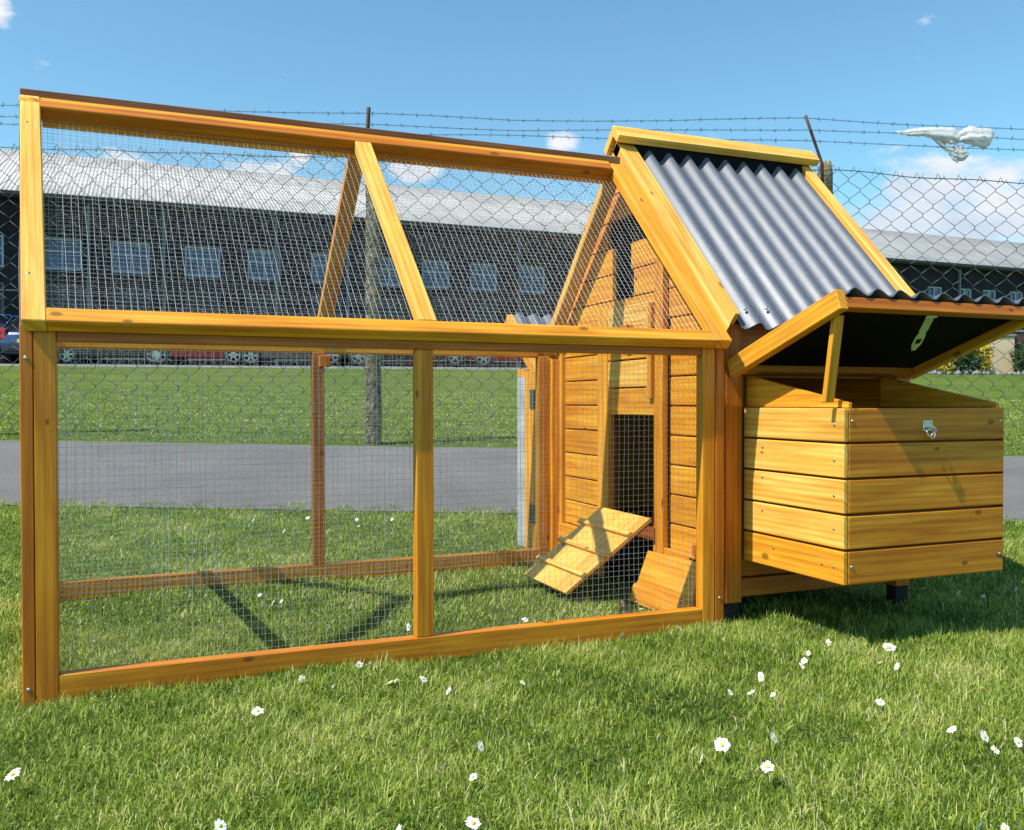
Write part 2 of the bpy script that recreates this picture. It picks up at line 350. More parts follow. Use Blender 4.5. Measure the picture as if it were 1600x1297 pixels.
# wire mesh as real wires
def wires(fr, u0, u1, v0, v1, w_, pitch=.0127, rad=.00040, wav=.0009, top=None, name='wire_mesh'):
    k = 14; parts = []
    us = np.arange(u0, u1+1e-6, pitch); vs = np.arange(v0, v1+1e-6, pitch)
    pts = []
    def mk(fixed, lo, hi, vertical):
        t = np.linspace(lo, hi, k); jit = wav*np.cumsum(rng.normal(size=k))*.45
        out = []
        for i in range(k):
            a, b = (fixed+jit[i], t[i]) if vertical else (t[i], fixed+jit[i]*.6)
            out.append(tuple(fr((a, b, w_+(0 if vertical else rad*1.6)+.0012*math.sin(a*9+b*14)))))
        return out
    for u in us:
        hi = v1 if top is None else min(v1, top(u))
        if hi-v0 > .03: pts.append(mk(u, v0, hi, True))
    for v in vs:
        if top is None: pts.append(mk(v, u0, u1, False))
        else:
            ok = [u for u in np.linspace(u0, u1, 200) if top(u) > v]
            if len(ok) > 2: pts.append(mk(v, ok[0], ok[-1], False))
    nv_ = len(us) if top is None else 0
    rr3 = np.where(np.arange(len(pts)) < nv_, rad, rad*(.72 if top is None else 1))[:, None]*np.ones((1, k))
    V, Q = tube_np(np.array(pts), rr3, 3)
    return from_np(name, V, Q, WIRE, coop, kind='stuff', smooth=True)
FP = Fr((0, .0295, 0), (1,0,0), (0,0,1), (0,1,0)); BP = Fr((0, .880, 0), (1,0,0), (0,0,1), (0,-1,0)); SK = -.103
LP = Fr((.021, 0, 0), (SK,1,0), (0,0,1), (1,0,0))
wires(FP, .03, 1.37, -.005, .610, 0); wires(BP, -.06, 1.36, -.005, .632, 0); wires(LP, .02, .895, -.005, .600, 0)
wires(RF, .008, 1.395, .010, .69, -.028, pitch=.0125, rad=.00040); wires(RB, .008, 1.395, .010, .69, -.028, pitch=.0125, rad=.00028)
wires(LP, .02, .895, .60, 1.13, -.02, top=lambda y: .62+(1.13-.62)*(1-abs(y-.455)/.47))

# house: floor, walls
HX0, HX1 = 1.405, 1.985
HD, HR = 1.01, .505
def rz(y): return .613+1.058*(y+.03) if y < HR else .613+1.058*(HD-y+.03)     # underside of roof sheet
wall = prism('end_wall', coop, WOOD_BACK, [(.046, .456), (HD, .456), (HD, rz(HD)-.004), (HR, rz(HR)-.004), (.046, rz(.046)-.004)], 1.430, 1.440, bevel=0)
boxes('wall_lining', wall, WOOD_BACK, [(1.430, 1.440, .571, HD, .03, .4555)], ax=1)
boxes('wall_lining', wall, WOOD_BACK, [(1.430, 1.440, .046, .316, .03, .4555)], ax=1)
z = .042; k = 0
while z < 1.125:
    z1 = z+.0735; zt = z1-.0035
    def ylim(zz): return .045 if zz < .638 else max(.045, (zz-.613)/1.058-.03+.004)
    m1 = ylim(zt)
    lo, hi = m1, HD-m1
    zones = []
    if zt < .46:
        zones = [(lo+.002, .242), (.634, .853)]
    elif zt < .77: zones = [(lo+.002, .242), (.634, .853 if zt < .65 else hi-.002)]
    else: zones = [(lo+.002, hi-.002)]
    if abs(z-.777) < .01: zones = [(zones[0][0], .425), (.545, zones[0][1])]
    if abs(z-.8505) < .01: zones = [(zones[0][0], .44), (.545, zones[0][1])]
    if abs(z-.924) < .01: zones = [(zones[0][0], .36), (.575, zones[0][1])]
    for a_, b2 in zones:
        b2 = min(b2, hi-.002)
        if b2-a_ < .02: continue
        if zt > .65 and (a_ <= lo+.003):   # slanted cut under the roof
            a0 = ylim(z); b0 = HD-ylim(z) if b2 > hi-.01 else b2
            prism('plank', wall, WOOD, [(a0+.002, z), (b0-(.002 if b2 > hi-.01 else 0), z), (b2, zt), (a_, zt)], 1.412, 1.4295, bevel=.0015)
        elif zt > .65 and b2 > hi-.01:
            prism('plank', wall, WOOD, [(a_, z), (HD-ylim(z)-.002, z), (b2, zt), (a_, zt)], 1.412, 1.4295, bevel=.0015)
        else: bx('plank', wall, WOOD, 1.412, 1.4295, a_, b2, z, zt, bevel=.002)
    z = z1
bx('vent_shadow_board', wall, BLACK, 1.4245, 1.4295, .4255, .5445, .778, .9205, bevel=0); bx('vent_shadow_board', wall, BLACK, 1.4245, 1.4295, .3605, .5745, .925, .994, bevel=0)  # black vent, carried upward by dark boards standing in for cast shadows
bx('stile', wall, WOOD, 1.410, 1.4295, .573, .632, .116, .76); bx('stile', wall, WOOD_SHADED, 1.392, 1.4095, .248, .282, .092, .86)
bx('stile', wall, WOOD, 1.4095, 1.4295, .284, .3155, .116, .80); bx('stile', wall, WOOD, 1.400, 1.4295, .855, .874, .05, .65)
for i in range(4): bx('door_plank', wall, WOOD_PALE_LIT if i % 2 else WOOD, 1.4115, 1.4285, .318, .571, .456+i*.0757, .456+(i+1)*.0757-.004, bevel=.002)
bx('door_batten', wall, WOOD, 1.399, 1.411, .318, .338, .50, .75); bx('door_handle', wall, WOOD_DEEP_SHADED, 1.392, 1.411, .43, .455, .64, .70)
bx('base_board', wall, WOOD, 1.396, 1.4095, .577, .905, -.01, .112); bx('base_board', wall, WOOD, 1.396, 1.4095, .048, .299, .02, .125)
bx('finger_slot', wall, BLACK, 1.3945, 1.3962, .085, .130, .107, .119, bevel=0); bx('latch_block', wall, WOOD_DEEP_SHADED, 1.386, 1.3955, .092, .108, .127, .155)
SB = Fr((1.348, .055, -.02), (0,1,0), Vector((.040, 0, .133)).normalized(), Vector((-.133, 0, .040)).normalized())
prism('loose_board', wall, WOOD, [(0, 0), (.262, 0), (.262, .045), (.245, .05), (.235, .136), (0, .143)], 0, .012, plane='xy', fr=SB, ax=0)
cb_('corner_post', 1.437, 1.483, .045, .090, .022, .672, mat=WOOD_DEEP_SHADED); cb_('corner_post', 1.404, 1.4115, .876, HD, .022, .640)
cb_('corner_post', 1.955, 2.0, .045, .090, .022, .672, mat=WOOD_DEEP_SHADED); cb_('corner_post', 1.955, 2.0, HD-.03, HD+.004, .022, .640)
for x0, y0 in ((1.440, .049), (1.958, .049), (1.41, HD-.035), (1.958, HD-.035)): cb_('foot', x0, x0+.04, y0, y0+.033, G0-.02, .0215, mat=RUBBER)
front = bx('front_wall', coop, WOOD_DEEP_SHADED, 1.4835, 1.9545, .062, .076, .596, .682)
for z0, z1 in ((.031, .075), (.079, .120)): bx('plank', front, WOOD_DEEP_SHADED, 1.4835, 1.9545, .059, .076, z0, z1, bevel=.002)
bx('stile', front, WOOD_DEEP_SHADED, 1.4835, 1.502, .061, .076, .1205, .5955); bx('stile', front, WOOD_DEEP_SHADED, 1.926, 1.9545, .061, .076, .1205, .5955)
bx('rail', front, WOOD_DEEP_SHADED, 1.5025, 1.9255, .061, .076, .548, .5955)
bx('underfloor_shade_board', wall, BLACK, 1.4405, 1.446, .25, .62, -.015, .1205, bevel=0)  # added black board stands in for the shade under the floor
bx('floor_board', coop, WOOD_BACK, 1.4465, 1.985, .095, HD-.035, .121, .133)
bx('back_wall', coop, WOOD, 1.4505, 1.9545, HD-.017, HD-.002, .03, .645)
prism('far_end_wall', coop, WOOD, [(.092, .03), (HD-.032, .03), (HD-.032, rz(HD-.032)-.004), (HR, rz(HR)-.004), (.092, rz(.092)-.004)], 1.988, 1.999, bevel=.001)
# house roof
HV = Vector(S1); HN = Vector((0, -HV.z, HV.y)); HO = E1+N1*.012
HF = Fr(HO, (1,0,0), HV, HN); HB = Fr(Vector((0, HD-HO.y, HO.z)), (1,0,0), Vector((0, -HV.y, HV.z)), Vector((0, HV.z, HV.y)))
def corr(name, parent, fr, u0, u1, v0, v1, w_, pitch=.0625, amp=.0100, th=.0022, ph=0, nv=3):
    n = int((u1-u0)/pitch*16); us = np.linspace(u0, u1, n); vs = np.linspace(v0, v1, nv); V = []
    for side in (0, 1):
        for v in vs:
            for u in us:
                c = math.cos((u-u0)/pitch*2*math.pi+ph); V.append(tuple(fr((u, v, w_+amp*c-(th if side else 0)))))
    V = np.array(V); idx = np.arange(2*nv*n).reshape(2, nv, n)
    q = lambda A: np.stack([A[:-1, :-1], A[:-1, 1:], A[1:, 1:], A[1:, :-1]], -1).reshape(-1, 4)
    Q = [q(idx[0]), q(idx[1])[:, ::-1]]
    for e in (0, -1):
        Q.append(q(np.stack([idx[0, e], idx[1, e]]))); Q.append(q(np.stack([idx[0, :, e], idx[1, :, e]])))
    o = from_np(name, V, np.concatenate(Q), SHEET, parent, smooth=True)
    o.data.set_sharp_from_angle(angle=R(40)); return o
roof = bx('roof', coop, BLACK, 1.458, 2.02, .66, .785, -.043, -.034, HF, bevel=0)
LH = (HR-HO.y)/HV.y
for fr in (HF, HB):
    prism('barge_board', roof, WOOD_PALE_LIT, [(1.4035, .034), (1.440, .079), (1.4565, .079), (1.4565, LH-.002), (1.4035, LH-.002)], -.034, 0, plane='xy', fr=fr, ax=1, bevel=.0015)
    bx('barge_board', roof, WOOD_PALE_LIT, 2.027, 2.060, .090, LH-.002, -.030, .002, fr, ax=1)
    corr('corrugated_sheet', roof, fr, 1.4575, 2.026, .052, .787, -.012, pitch=.0632, ph=2.2)
for x, v in ((1.480, .10), (1.543, .105), (1.67, .11), (1.79, .11)): disc('screw', roof, ZINC, HF((x, v, -.004)), HN, .004, .004)
AP = Vector((0, HR, 1.2535)); cd_ = Vector((0, -.70, -.714)).normalized()
CF = Fr(AP, (1,0,0), cd_, Vector((0, -.714, .70)).normalized()); CB2 = Fr(AP, (1,0,0), Vector((0, -cd_.y, cd_.z)), Vector((0, .714, .70)).normalized())
prism('ridge_board', roof, WOOD_PALE_LIT, [(0, 0), (.052, 0), (.052, -.022), (.022, -.022)], 1.392, 2.078, plane='yz', fr=CF, ax=0)
prism('ridge_board', roof, WOOD_PALE_LIT, [(0, 0), (.080, 0), (.080, -.022), (.022, -.022)], 1.392, 2.078, plane='yz', fr=CB2, ax=0)
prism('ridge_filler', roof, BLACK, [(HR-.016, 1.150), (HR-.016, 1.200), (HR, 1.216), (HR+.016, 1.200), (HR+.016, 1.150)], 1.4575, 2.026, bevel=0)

# nest box
NX0, NX1, NY, NZ0, NZ1 = 1.491, 1.937, -.277, .1208, .482
pt = (NZ1-NZ0)/5
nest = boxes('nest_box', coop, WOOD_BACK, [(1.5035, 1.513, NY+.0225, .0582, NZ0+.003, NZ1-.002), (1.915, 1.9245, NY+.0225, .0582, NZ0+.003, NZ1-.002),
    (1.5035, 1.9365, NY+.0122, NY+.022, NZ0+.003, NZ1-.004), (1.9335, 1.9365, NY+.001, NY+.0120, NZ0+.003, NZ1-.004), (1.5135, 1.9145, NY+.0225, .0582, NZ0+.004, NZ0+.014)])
for i in range(5):
    z0 = NZ0+i*pt; z1 = z0+pt-.0045
    bx('plank', nest, WOOD if i in (0,) else WOOD_PALE_LIT, 1.491, 1.503, NY+.0005, .0500, z0, z1, bevel=.002)
    bx('plank', nest, WOOD_SHADED, 1.5035, 1.937, NY, NY+.012, z0, z1-.001*(i == 1), bevel=.002)
    bx('plank', nest, WOOD, 1.925, 1.937, NY+.0225, .0582, z0, z1, bevel=.002)
for x in (1.5037, 1.9143):
    prism('side_wedge', nest, WOOD, [(NY+.002, NZ1-.0035), (.0582, NZ1-.0035), (.0582, .5545), (NY+.012, .4905), (NY+.002, .4885)], x, x+.010, bevel=.0008)
bx('divider', nest, WOOD_BACK, 1.70, 1.71, NY+.023, .011, NZ0+.015, .43)
for c in ((1.4905, -.250, .444), (1.4905, -.250, .372), (1.4905, -.250, .300), (1.4905, -.250, .232), (1.4905, -.250, .155), (1.4905, -.215, .155), (1.4905, -.06, .165), (1.4905, -.02, .388), (1.4905, -.02, .32), (1.4905, -.02, .245)):
    disc('screw', nest, ZINC, c, (-1, 0, 0), .0028, .0012)
for c in ((1.512, NY, .452), (1.925, NY, .449), (1.512, NY, .157), (1.925, NY, .158)): disc('screw', nest, ZINC, c, (0, -1, 0), .0036, .0018)
# staple on the front plank
st = boxes('clasp', nest, ZINC, [(1.699, 1.726, NY-.002, NY-.0003, .430, .452)], bevel=.0004)
def ring(c, rad, tr, ax1, ax2, a0=0, a1=360, n=18): return [Vector(c)+Vector(ax1)*rad*math.cos(R(a0+(a1-a0)*i/n))+Vector(ax2)*rad*math.sin(R(a0+(a1-a0)*i/n)) for i in range(n+1)]
tube('staple', st, ZINC, ring((1.712, NY-.011, .425), .0105, 0, (1,0,0), (0,-.35,-.93)), .0018, 6)
tube('hook', st, ZINC, [(1.706, NY-.002, .436), (1.720, NY-.010, .438), (1.722, NY-.016, .431), (1.708, NY-.018, .424), (1.703, NY-.018, .418)], .0016, 6)
for x in (1.703, 1.7215): disc('rivet', st, ZINC, (x, NY-.002, .447), (0, -1, 0), .0022, .001)

def make_lid(LFr, u0, u1, L, name, hasp):
    lid = bx(name, coop, BLACK, u0+.0225, u1-.0225, .021, L-.022, -.0195, -.0125, LFr, bevel=0)  # added black panel puts the shade under the sheet into its colour
    bx('side_board', lid, WOOD, u0, u0+.022, -.004, L, -.040, .002, LFr, ax=1); bx('side_board', lid, WOOD, u1-.022, u1, -.004, L, -.040, .002, LFr, ax=1)
    bx('front_rail', lid, WOOD_DEEP_SHADED, u0+.0225, u1-.0225, L-.0215, L-.0015, -.036, -.012, LFr); bx('back_rail', lid, WOOD_DEEP_SHADED, u0+.0225, u1-.0225, 0, .0205, -.036, -.012, LFr)
    corr('corrugated_sheet', lid, LFr, u0+.0225, u1-.0225, .004, L+.003, -.0005, pitch=.0585, amp=.0078, ph=3.6)
    return lid
LV = Vector((0, -.352, .122)).normalized(); LW = Vector((0, LV.z, -LV.y)).normalized()
LFm = Fr((0, .043, .587), (1,0,0), LV, LW)
lid = make_lid(LFm, 1.440, 2.000, .372, 'nest_box_lid', True)
HP = Fr((1.699, -.296, .664), Vector((1,0,.12)).normalized(), Vector((-.028, .02, -.072)).normalized(), Vector((0,-1,0)))
prism('hasp', lid, ZYEL, [(-.012, 0), (.012, 0), (.012, .028), (.009, .034), (.0135, .042), (.0135, .060), (.005, .074), (-.005, .074), (-.0135, .060), (-.0135, .042), (-.009, .034), (-.012, .028)], -.0012, 0, plane='xy', fr=HP, bevel=.0003)
bx('hasp_slot', lid, BLACK, -.0065, .0065, .048, .058, .0003, .0012, HP, bevel=0); bx('hasp_plate', lid, ZINC, -.014, .018, -.006, .001, -.002, .002, HP, bevel=.0004)
SA, SBp = Vector((1.4725, -.252, .4895)), Vector((1.4775, -.275, .664)); sv = (SBp-SA)
SF = Fr(SA, (1,0,0), sv.normalized(), Vector((0,-1,0)))
# the stick stands on the top of the side wedge
SF.O.x = 1.4995+.006
bx('prop_stick', coop, WOOD, -.046, -.022, 0, sv.length, -.006, .006, SF, ax=1)
LV2 = Vector((0, .27, .215)).normalized(); LW2 = Vector((0, -LV2.z, LV2.y))
make_lid(Fr((0, 1.03, .592), (1,0,0), LV2, LW2), 1.395, 1.953, .34, 'rear_lid', False)
# rear door standing open
rd = bx('rear_door', coop, WOOD, 1.352, 1.372, .925, 1.035, .012, .592)
bx('door_edge', rd, GREYFRAME, 1.352, 1.372, 1.0355, 1.098, .012, .575); bx('door_top', rd, WOOD, 1.352, 1.372, 1.0355, 1.098, .5755, .600)
for z0 in (.10, .47): bx('hinge', rd, HINGE, 1.3485, 1.3515, .935, .985, z0, z0+.062, bevel=.0006)
# ramp
RV = Vector((.205, -.075, .190)); RFm = Fr((1.183, .370, .004), (0,1,0), RV.normalized(), Vector((0,1,0)).cross(RV.normalized()).normalized()*1)
if RFm.W.z < 0: RFm.W = -RFm.W
RL = RV.length; RW = .272
ramp = boxes('ramp', coop, WOOD_BACK, [(.01, .03, .01, RL-.01, -.016, -.0085), (RW-.03, RW-.01, .01, RL-.01, -.016, -.0085)], RFm, bevel=.001, ax=1)
for i in range(4):
    bx('plank', ramp, WOOD_PALE_LIT, i*RW/4+.001, (i+1)*RW/4-.0012, 0, RL, -.008, .002, RFm, ax=1, bevel=.0012)
for t in (.20, .47, .74): bx('batten', ramp, WOOD_PALE_LIT, -.006, RW+.008, RL*t, RL*t+.014, .0023, .013, RFm, ax=0, bevel=.001)
# screws on the front posts
for c in ((.0095, -.0, .566), (.0095, 0, .010), (1.389, -.001, .05)): disc('screw', coop, ZINC, c, (0, -1, 0), .0035, .002)
for v in (.12, .60): disc('screw', coop, ZINC, RF((.012, v, 0)), N1, .003, .001)

# ------------------------------------------------------------------ chain link fence
FD_ = 5.80
PXM = FD_/1410.58
def fpt(px, py, dd=0): return W3((px-800)*(FD_+dd)/1410.58, FD_+dd, CAM.z-(py-628.6)*(FD_+dd)/1410.58)
GRW = Mt('fence_wire', (.10,.13,.12), .45, .3, .5).m
RUST = simple('rusty_iron', (.10,.055,.05), .75, .4, var=.4, scale=60)
CONC = Mt('lichen_concrete', (.16,.15,.12), .95, 0, .2); co = CONC.coord('Object')
n1 = CONC.noise(co, 14, 6, .65); n2 = CONC.noise(co, 60, 4, .7); n3 = CONC.noise(co, 22, 3, .5)
cc = CONC.ramp(n1, [(.30, (.05,.045,.04)), (.46, (.20,.18,.12)), (.62, (.33,.30,.20)), (.75, (.42,.40,.33))])
lich = CONC.ramp(n3, [(.60, (0,0,0)), (.66, (1,1,1))]); cc = CONC.mix(lich, cc, (.38,.22,.035))
cc = CONC.mix(1, cc, CONC.ramp(n2, [(.35, (.45,.45,.45)), (.6, (1.15,1.15,1.15))]), 'MULTIPLY'); CONC.base(cc); CONC.bump(n2, .9, .02)
fence = empty('chain_link_fence', fpt(581, 690), 'tall green chain link fence with lichened concrete posts and barbed wire along the path', 'fence')
post_r = [(581-800)*PXM+k*2.93 for k in (-3, -2, -1, 0, 1, 2, 3)]
def conc_post(rc):
    wd, dp = .105, .10; n = 26; hgt = 1.88; V = []; seg = 12
    zb = float(gz(FD_, rc))-.05
    for j in range(n):
        t = j/(n-1); zz = zb+(hgt+.05)*t
        tp = 1-.18*t - (0.25*max(0, (t-.96)/.04) if t > .96 else 0)
        for i in range(seg):
            a = 2*math.pi*(i+.5)/seg; ca, sa = math.cos(a), math.sin(a); s = 1/max(abs(ca), abs(sa)); s = min(s, 1.28)
            q = Vector((ca*s*wd/2*tp, sa*s*dp/2*tp, 0)); nn_ = mnoise.noise(Vector((q.x*30+rc*7, q.y*30, zz*11)))*.007
            s2 = 1+nn_/.05
            V.append(tuple(W3(rc+q.x*s2, FD_+.07+q.y*s2, zz)))
    Q = []
    for j in range(n-1):
        for i in range(seg): Q.append((j*seg+i, j*seg+(i+1) % seg, (j+1)*seg+(i+1) % seg, (j+1)*seg+i))
    return from_np('concrete_post', V, [np.array(Q), np.array([[(n-1)*seg+i for i in range(seg)]])], CONC.m, fence, smooth=True)
ptops = []
for rc in post_r:
    p_ = conc_post(rc); zt = float(gz(FD_, rc))+1.88
    # leaning iron arm
    a0_ = W3(rc-.045, FD_-.005, zt-.28); a1_ = W3(rc-.06, FD_-.01, zt-.05); a2 = W3(rc-.155, FD_-.17, zt+.27)
    if abs(rc-post_r[3]) < .1: a2 = W3(rc+.005, FD_-.12, zt+.245); a0_ = W3(rc-.02, FD_-.005, zt-.2); a1_ = W3(rc-.025, FD_-.01, zt-.03)
    if abs(rc-post_r[4]) < .1: a0_ = fpt(1284, 300, -.08); a1_ = fpt(1283, 258, -.08); a2 = fpt(1257, 183, -.14)
    bm = bmesh.new()
    tube('iron_arm', fence, RUST, [a0_, a1_, a1_.lerp(a2, .5), a2], .013, 4, smooth=False); ptops.append((a1_, a2))
def ftop(r):  # top edge of the wire netting, slack between the posts
    px = r/PXM+800
    return CAM.z-(np.interp(px, [-2000, 0, 60, 250, 500, 590, 800, 1050, 1300, 1410, 1600, 3500], [222, 231, 232, 238, 247, 246, 265, 268, 266, 277, 288, 310])-628.6)*PXM
pw = .134; ra, rb = -8.2, 9.0; ncol = int((rb-ra)/(pw/2)); pts = []
KN = 29
for i in range(ncol):
    rc = ra+i*pw/2; zt = float(ftop(rc)); zb = float(gz(FD_, rc))+.02; sg = np.arange(KN)
    P = []
    for s in sg:
        rr_ = rc+(pw/4 if (s+i) % 2 else -pw/4)*.985+.004*math.sin(s*1.3+i); zz = zt-s*(zt-zb)/(KN-1); dd = FD_-.012+(.004 if s % 2 else -.004)+.012*math.sin(rc*2.1+zz*3)
        # round the knuckle with two points
        dz = .008
        P.append(tuple(W3(rr_, dd, zz+dz))); P.append(tuple(W3(rr_, dd, zz-dz)))
    pts.append(P)
V1, Q1 = tube_np(np.array(pts), .0020, 4)
# barbs of the knuckled top edge
tips = [[tuple(W3(ra+i*pw/2+q, FD_-.012, float(ftop(ra+i*pw/2))+zz_)) for q, zz_ in ((-.018, -.018), (0, .022), (.022, -.012))] for i in range(1, ncol, 2)]
V2, Q2 = tube_np(np.array(tips), .0026, 4)
top = [tuple(W3(r, FD_-.014, float(ftop(r))-.006+.004*math.sin(r*9))) for r in np.linspace(ra, rb, 240)]
V3, Q3 = tube_np(np.array([top]), .003, 4)
mid = [tuple(W3(r, FD_-.008, float(gz(FD_, r))+.95+.02*math.sin(r*1.1))) for r in np.linspace(ra, rb, 120)]
V4, Q4 = tube_np(np.array([mid]), .0022, 4)
V, Q = join([(V1, Q1), (V2, Q2), (V3, Q3), (V4, Q4)])
from_np('wire_netting', V, Q, GRW, fence, kind='stuff', smooth=True)
# barbed wire: three strands
xs = [-1500, 0, 45, 300, 581, 800, 1050, 1257, 1420, 1600, 3200]
for ys, xo in (([160, 165, 165, 174, 179, 190, 191, 187, 197, 206, 215], 0), ([182, 185, 185, 193, 198, 206, 207, 205.5, 213, 222, 232], 8), ([193, 196, 197, 208, 214, 216, 222, 225, 231, 240, 250], 18)):
    rs = np.linspace(-8, 9, 900); st_ = []
    for ph in (0, math.pi):
        st_.append([tuple(W3(r*(FD_-.12)/FD_, FD_-.12-xo*.0015+.0035*math.sin(r*110+ph), CAM.z-(float(np.interp(r/PXM+800-xo*.3, xs, ys))-628.6+1.0*math.sin(r*3.3+xo))*(FD_-.12)/1410.58+.0035*math.cos(r*110+ph))) for r in rs])
    Va, Qa = tube_np(np.array(st_), .0013, 3)
    bl_ = []
    for r in np.arange(-8, 9, .095):
        i = int((r+8)/17*899); c = np.array(st_[0][i])
        for q in range(2):
            a = rng.uniform(0, 6.28); v = np.array([FR.x*.006+FD.x*math.cos(a)*.014, FR.y*.006+FD.y*math.cos(a)*.014, math.sin(a)*.014])*(1 if q else -1)
            bl_.append([tuple(c-v), tuple(c), tuple(c+v)])
    Vb, Qb = tube_np(np.array(bl_), .0016, 3)
    V, Q = join([(Va, Qa), (Vb, Qb)])
    from_np('barbed_wire', V, Q, GRW, fence, smooth=False)

# ------------------------------------------------------------------ torn plastic bag on the barbed wire
BAG = Mt('white_polythene', (.90,.90,.90), .4, 0, .4)
BAG.b.inputs['Subsurface Weight'].default_value = 0
tr = BAG.n('ShaderNodeBsdfTranslucent'); tr.inputs[0].default_value = (.8,.82,.84,1); ms = BAG.n('ShaderNodeMixShader'); ms.inputs[0].default_value = .5
out = BAG.t.nodes['Material Output']; BAG.l(BAG.b.outputs[0], ms.inputs[1]); BAG.l(tr.outputs[0], ms.inputs[2]); BAG.l(ms.outputs[0], out.inputs[0])
bagE = empty('plastic_bag', fpt(1470, 214, -.13), 'torn white plastic bag snagged on the barbed wire at right', 'plastic bag')
def rag(name, path, n=40, seg=26, seed=0):
    """crumpled tube through (px, py, half height px, half depth px)"""
    path = np.array(path, float); t = np.linspace(0, len(path)-1, n); P = np.stack([np.interp(t, np.arange(len(path)), path[:, k]) for k in range(4)], 1)
    V = []
    for j in range(n):
        k0, k1 = max(j-1, 0), min(j+1, n-1); tx, ty = P[k1, 0]-P[k0, 0], P[k1, 1]-P[k0, 1]; L_ = math.hypot(tx, ty)+1e-6; nx_, ny_ = -ty/L_, tx/L_
        for i in range(seg):
            a = 2*math.pi*i/seg; fold = 1+.5*mnoise.noise(Vector((i*.9, j*.10+seed*9, seed)))+.30*math.sin(6*a+seed+j*.12)
            h = P[j, 2]*math.cos(a)*fold; dpt = P[j, 3]*math.sin(a)*fold
            wob = 1.6*mnoise.noise(Vector((i*.45, j*.35, seed+5)))+1.5*mnoise.noise(Vector((i*1.7, j*.8, seed+9)))
            V.append(tuple(fpt(P[j, 0]+nx_*(h+wob), P[j, 1]+ny_*(h+wob), -.13+dpt*PXM)))
    idx_ = np.arange(n*seg).reshape(n, seg); a = idx_[:-1]; b = idx_[1:]
    Q = np.stack([a, np.roll(a, -1, 1), np.roll(b, -1, 1), b], -1).reshape(-1, 4)
    return from_np(name, V, Q, BAG.m, bagE, smooth=False)
rag('streamer', [(1397,209,1,1),(1410,210,3,2),(1425,210,5,3),(1440,209,5,4),(1455,211,8,5),(1470,212,11,5),(1484,214,11,5),(1492,219,10,4),(1497,225,5,2)], seed=1)
rag('bag_end', [(1492,223,2,2),(1501,217,9,5),(1514,215,12,8),(1530,217,13,9),(1543,219,13,8),(1548,221,9,4)], seed=2)
rag('tail', [(1458,216,5,3),(1466,224,4,3),(1474,233,3,2),(1480,236,4,2),(1492,240,8,3),(1501,243,9,3),(1508,242,5,2),(1511,241,1,1)], seed=3)
rag('tail_tip', [(1487,240,7,2),(1491,248,5,2),(1494,257,.8,.8)], n=20, seed=4)

# ------------------------------------------------------------------ factory building, its front parallel to the coop
BY = CAM.y+38.0; BX0, BX1 = -60.0, 95.0; GZB = 1.2; EZ, RZ, RY = 8.25, 11.8, BY+8.0
BR = Mt('dark_brick', (.035,.028,.03), .92, 0, .2); co = BR.coord('Object', (1,1,1))
bt = BR.n('ShaderNodeTexBrick'); bt.inputs['Scale'].default_value = 1; bt.inputs['Brick Width'].default_value = .23; bt.inputs['Row Height'].default_value = .075; bt.inputs['Mortar Size'].default_value = .008
bt.inputs['Color1'].default_value = (.026,.024,.032,1); bt.inputs['Color2'].default_value = (.018,.017,.024,1); bt.inputs['Mortar'].default_value = (.022,.020,.022,1)
cxyz = BR.n('ShaderNodeSeparateXYZ'); BR.l(co, cxyz.inputs[0]); cmb = BR.n('ShaderNodeCombineXYZ'); BR.l(cxyz.outputs[0], cmb.inputs[0]); BR.l(cxyz.outputs[2], cmb.inputs[1]); BR.l(cmb.outputs[0], bt.inputs[0])
bn = BR.noise(co, .8, 4); BR.base(BR.mix(1, bt.outputs[0], BR.ramp(bn, [(.3, (.7,.7,.7)), (.7, (1.3,1.3,1.3))]), 'MULTIPLY'))
AS = Mt('asbestos_roof', (.38,.37,.36), .85, 0, .2); co = AS.coord('Object')
wv = AS.n('ShaderNodeTexWave', wave_type='BANDS', bands_direction='X'); wv.inputs['Scale'].default_value = 2.1; AS.l(co, wv.inputs[0])
an = AS.noise(co, .5, 6, .65); an2 = AS.noise(AS.coord('Object', (3,.3,.3)), 1.5, 4)
ac = AS.mix(1, AS.ramp(an, [(.3, (.44,.415,.385)), (.7, (.58,.555,.52))]), AS.ramp(an2, [(.3, (.82,.82,.82)), (.7, (1.08,1.08,1.08))]), 'MULTIPLY')
AS.base(ac); AS.bump(wv.outputs[0], .8, .06)
bld = empty('factory_building', (10, BY, GZB), 'long dark brick factory with pale corrugated roof beyond the car park', 'building')
# wall with window openings
wins = []
def Xat(px):
    a = (px-800)/1410.58; return CAM.x+38.0*(a*math.cos(YAW)+math.sin(YAW))/(math.cos(YAW)-a*math.sin(YAW))
for px0, px1 in ((-150,-80),(-62,8),(68,130),(176,236),(290,346),(388,440),(487,535),(590,628),(660,703),(735,777),(812,852)): wins.append((Xat(px0), Xat(px1), 5.5, 6.7, 3.6, 4.95))
x_ = wins[-1][0]
for px0, px1 in ((1449,1471.6),(1496,1518),(1535,1556),(1577,1598)): wins.append((Xat(px0), Xat(px1), 5.7, 6.95, 3.9, 5.2))
for k in range(1, 12):
    xx = x_+k*2.45
    if xx < Xat(1440)-2.6: wins.append((xx, xx+1.25, 5.5, 6.7, 3.6, 4.95))
for k in range(1, 6): wins.append((Xat(1577)+k*2.3, Xat(1577)+k*2.3+1.1, 5.7, 6.95, 3.9, 5.2))
wins.sort()
bw = []
prev = BX0
for (a, b, z0, z1, y0, y1) in wins:
    bw.append((prev, a, BY, BY+.3, GZB, EZ-.05)); bw += [(a, b, BY, BY+.3, GZB, y0), (a, b, BY, BY+.3, y1, z0), (a, b, BY, BY+.3, z1, EZ-.05)]; prev = b
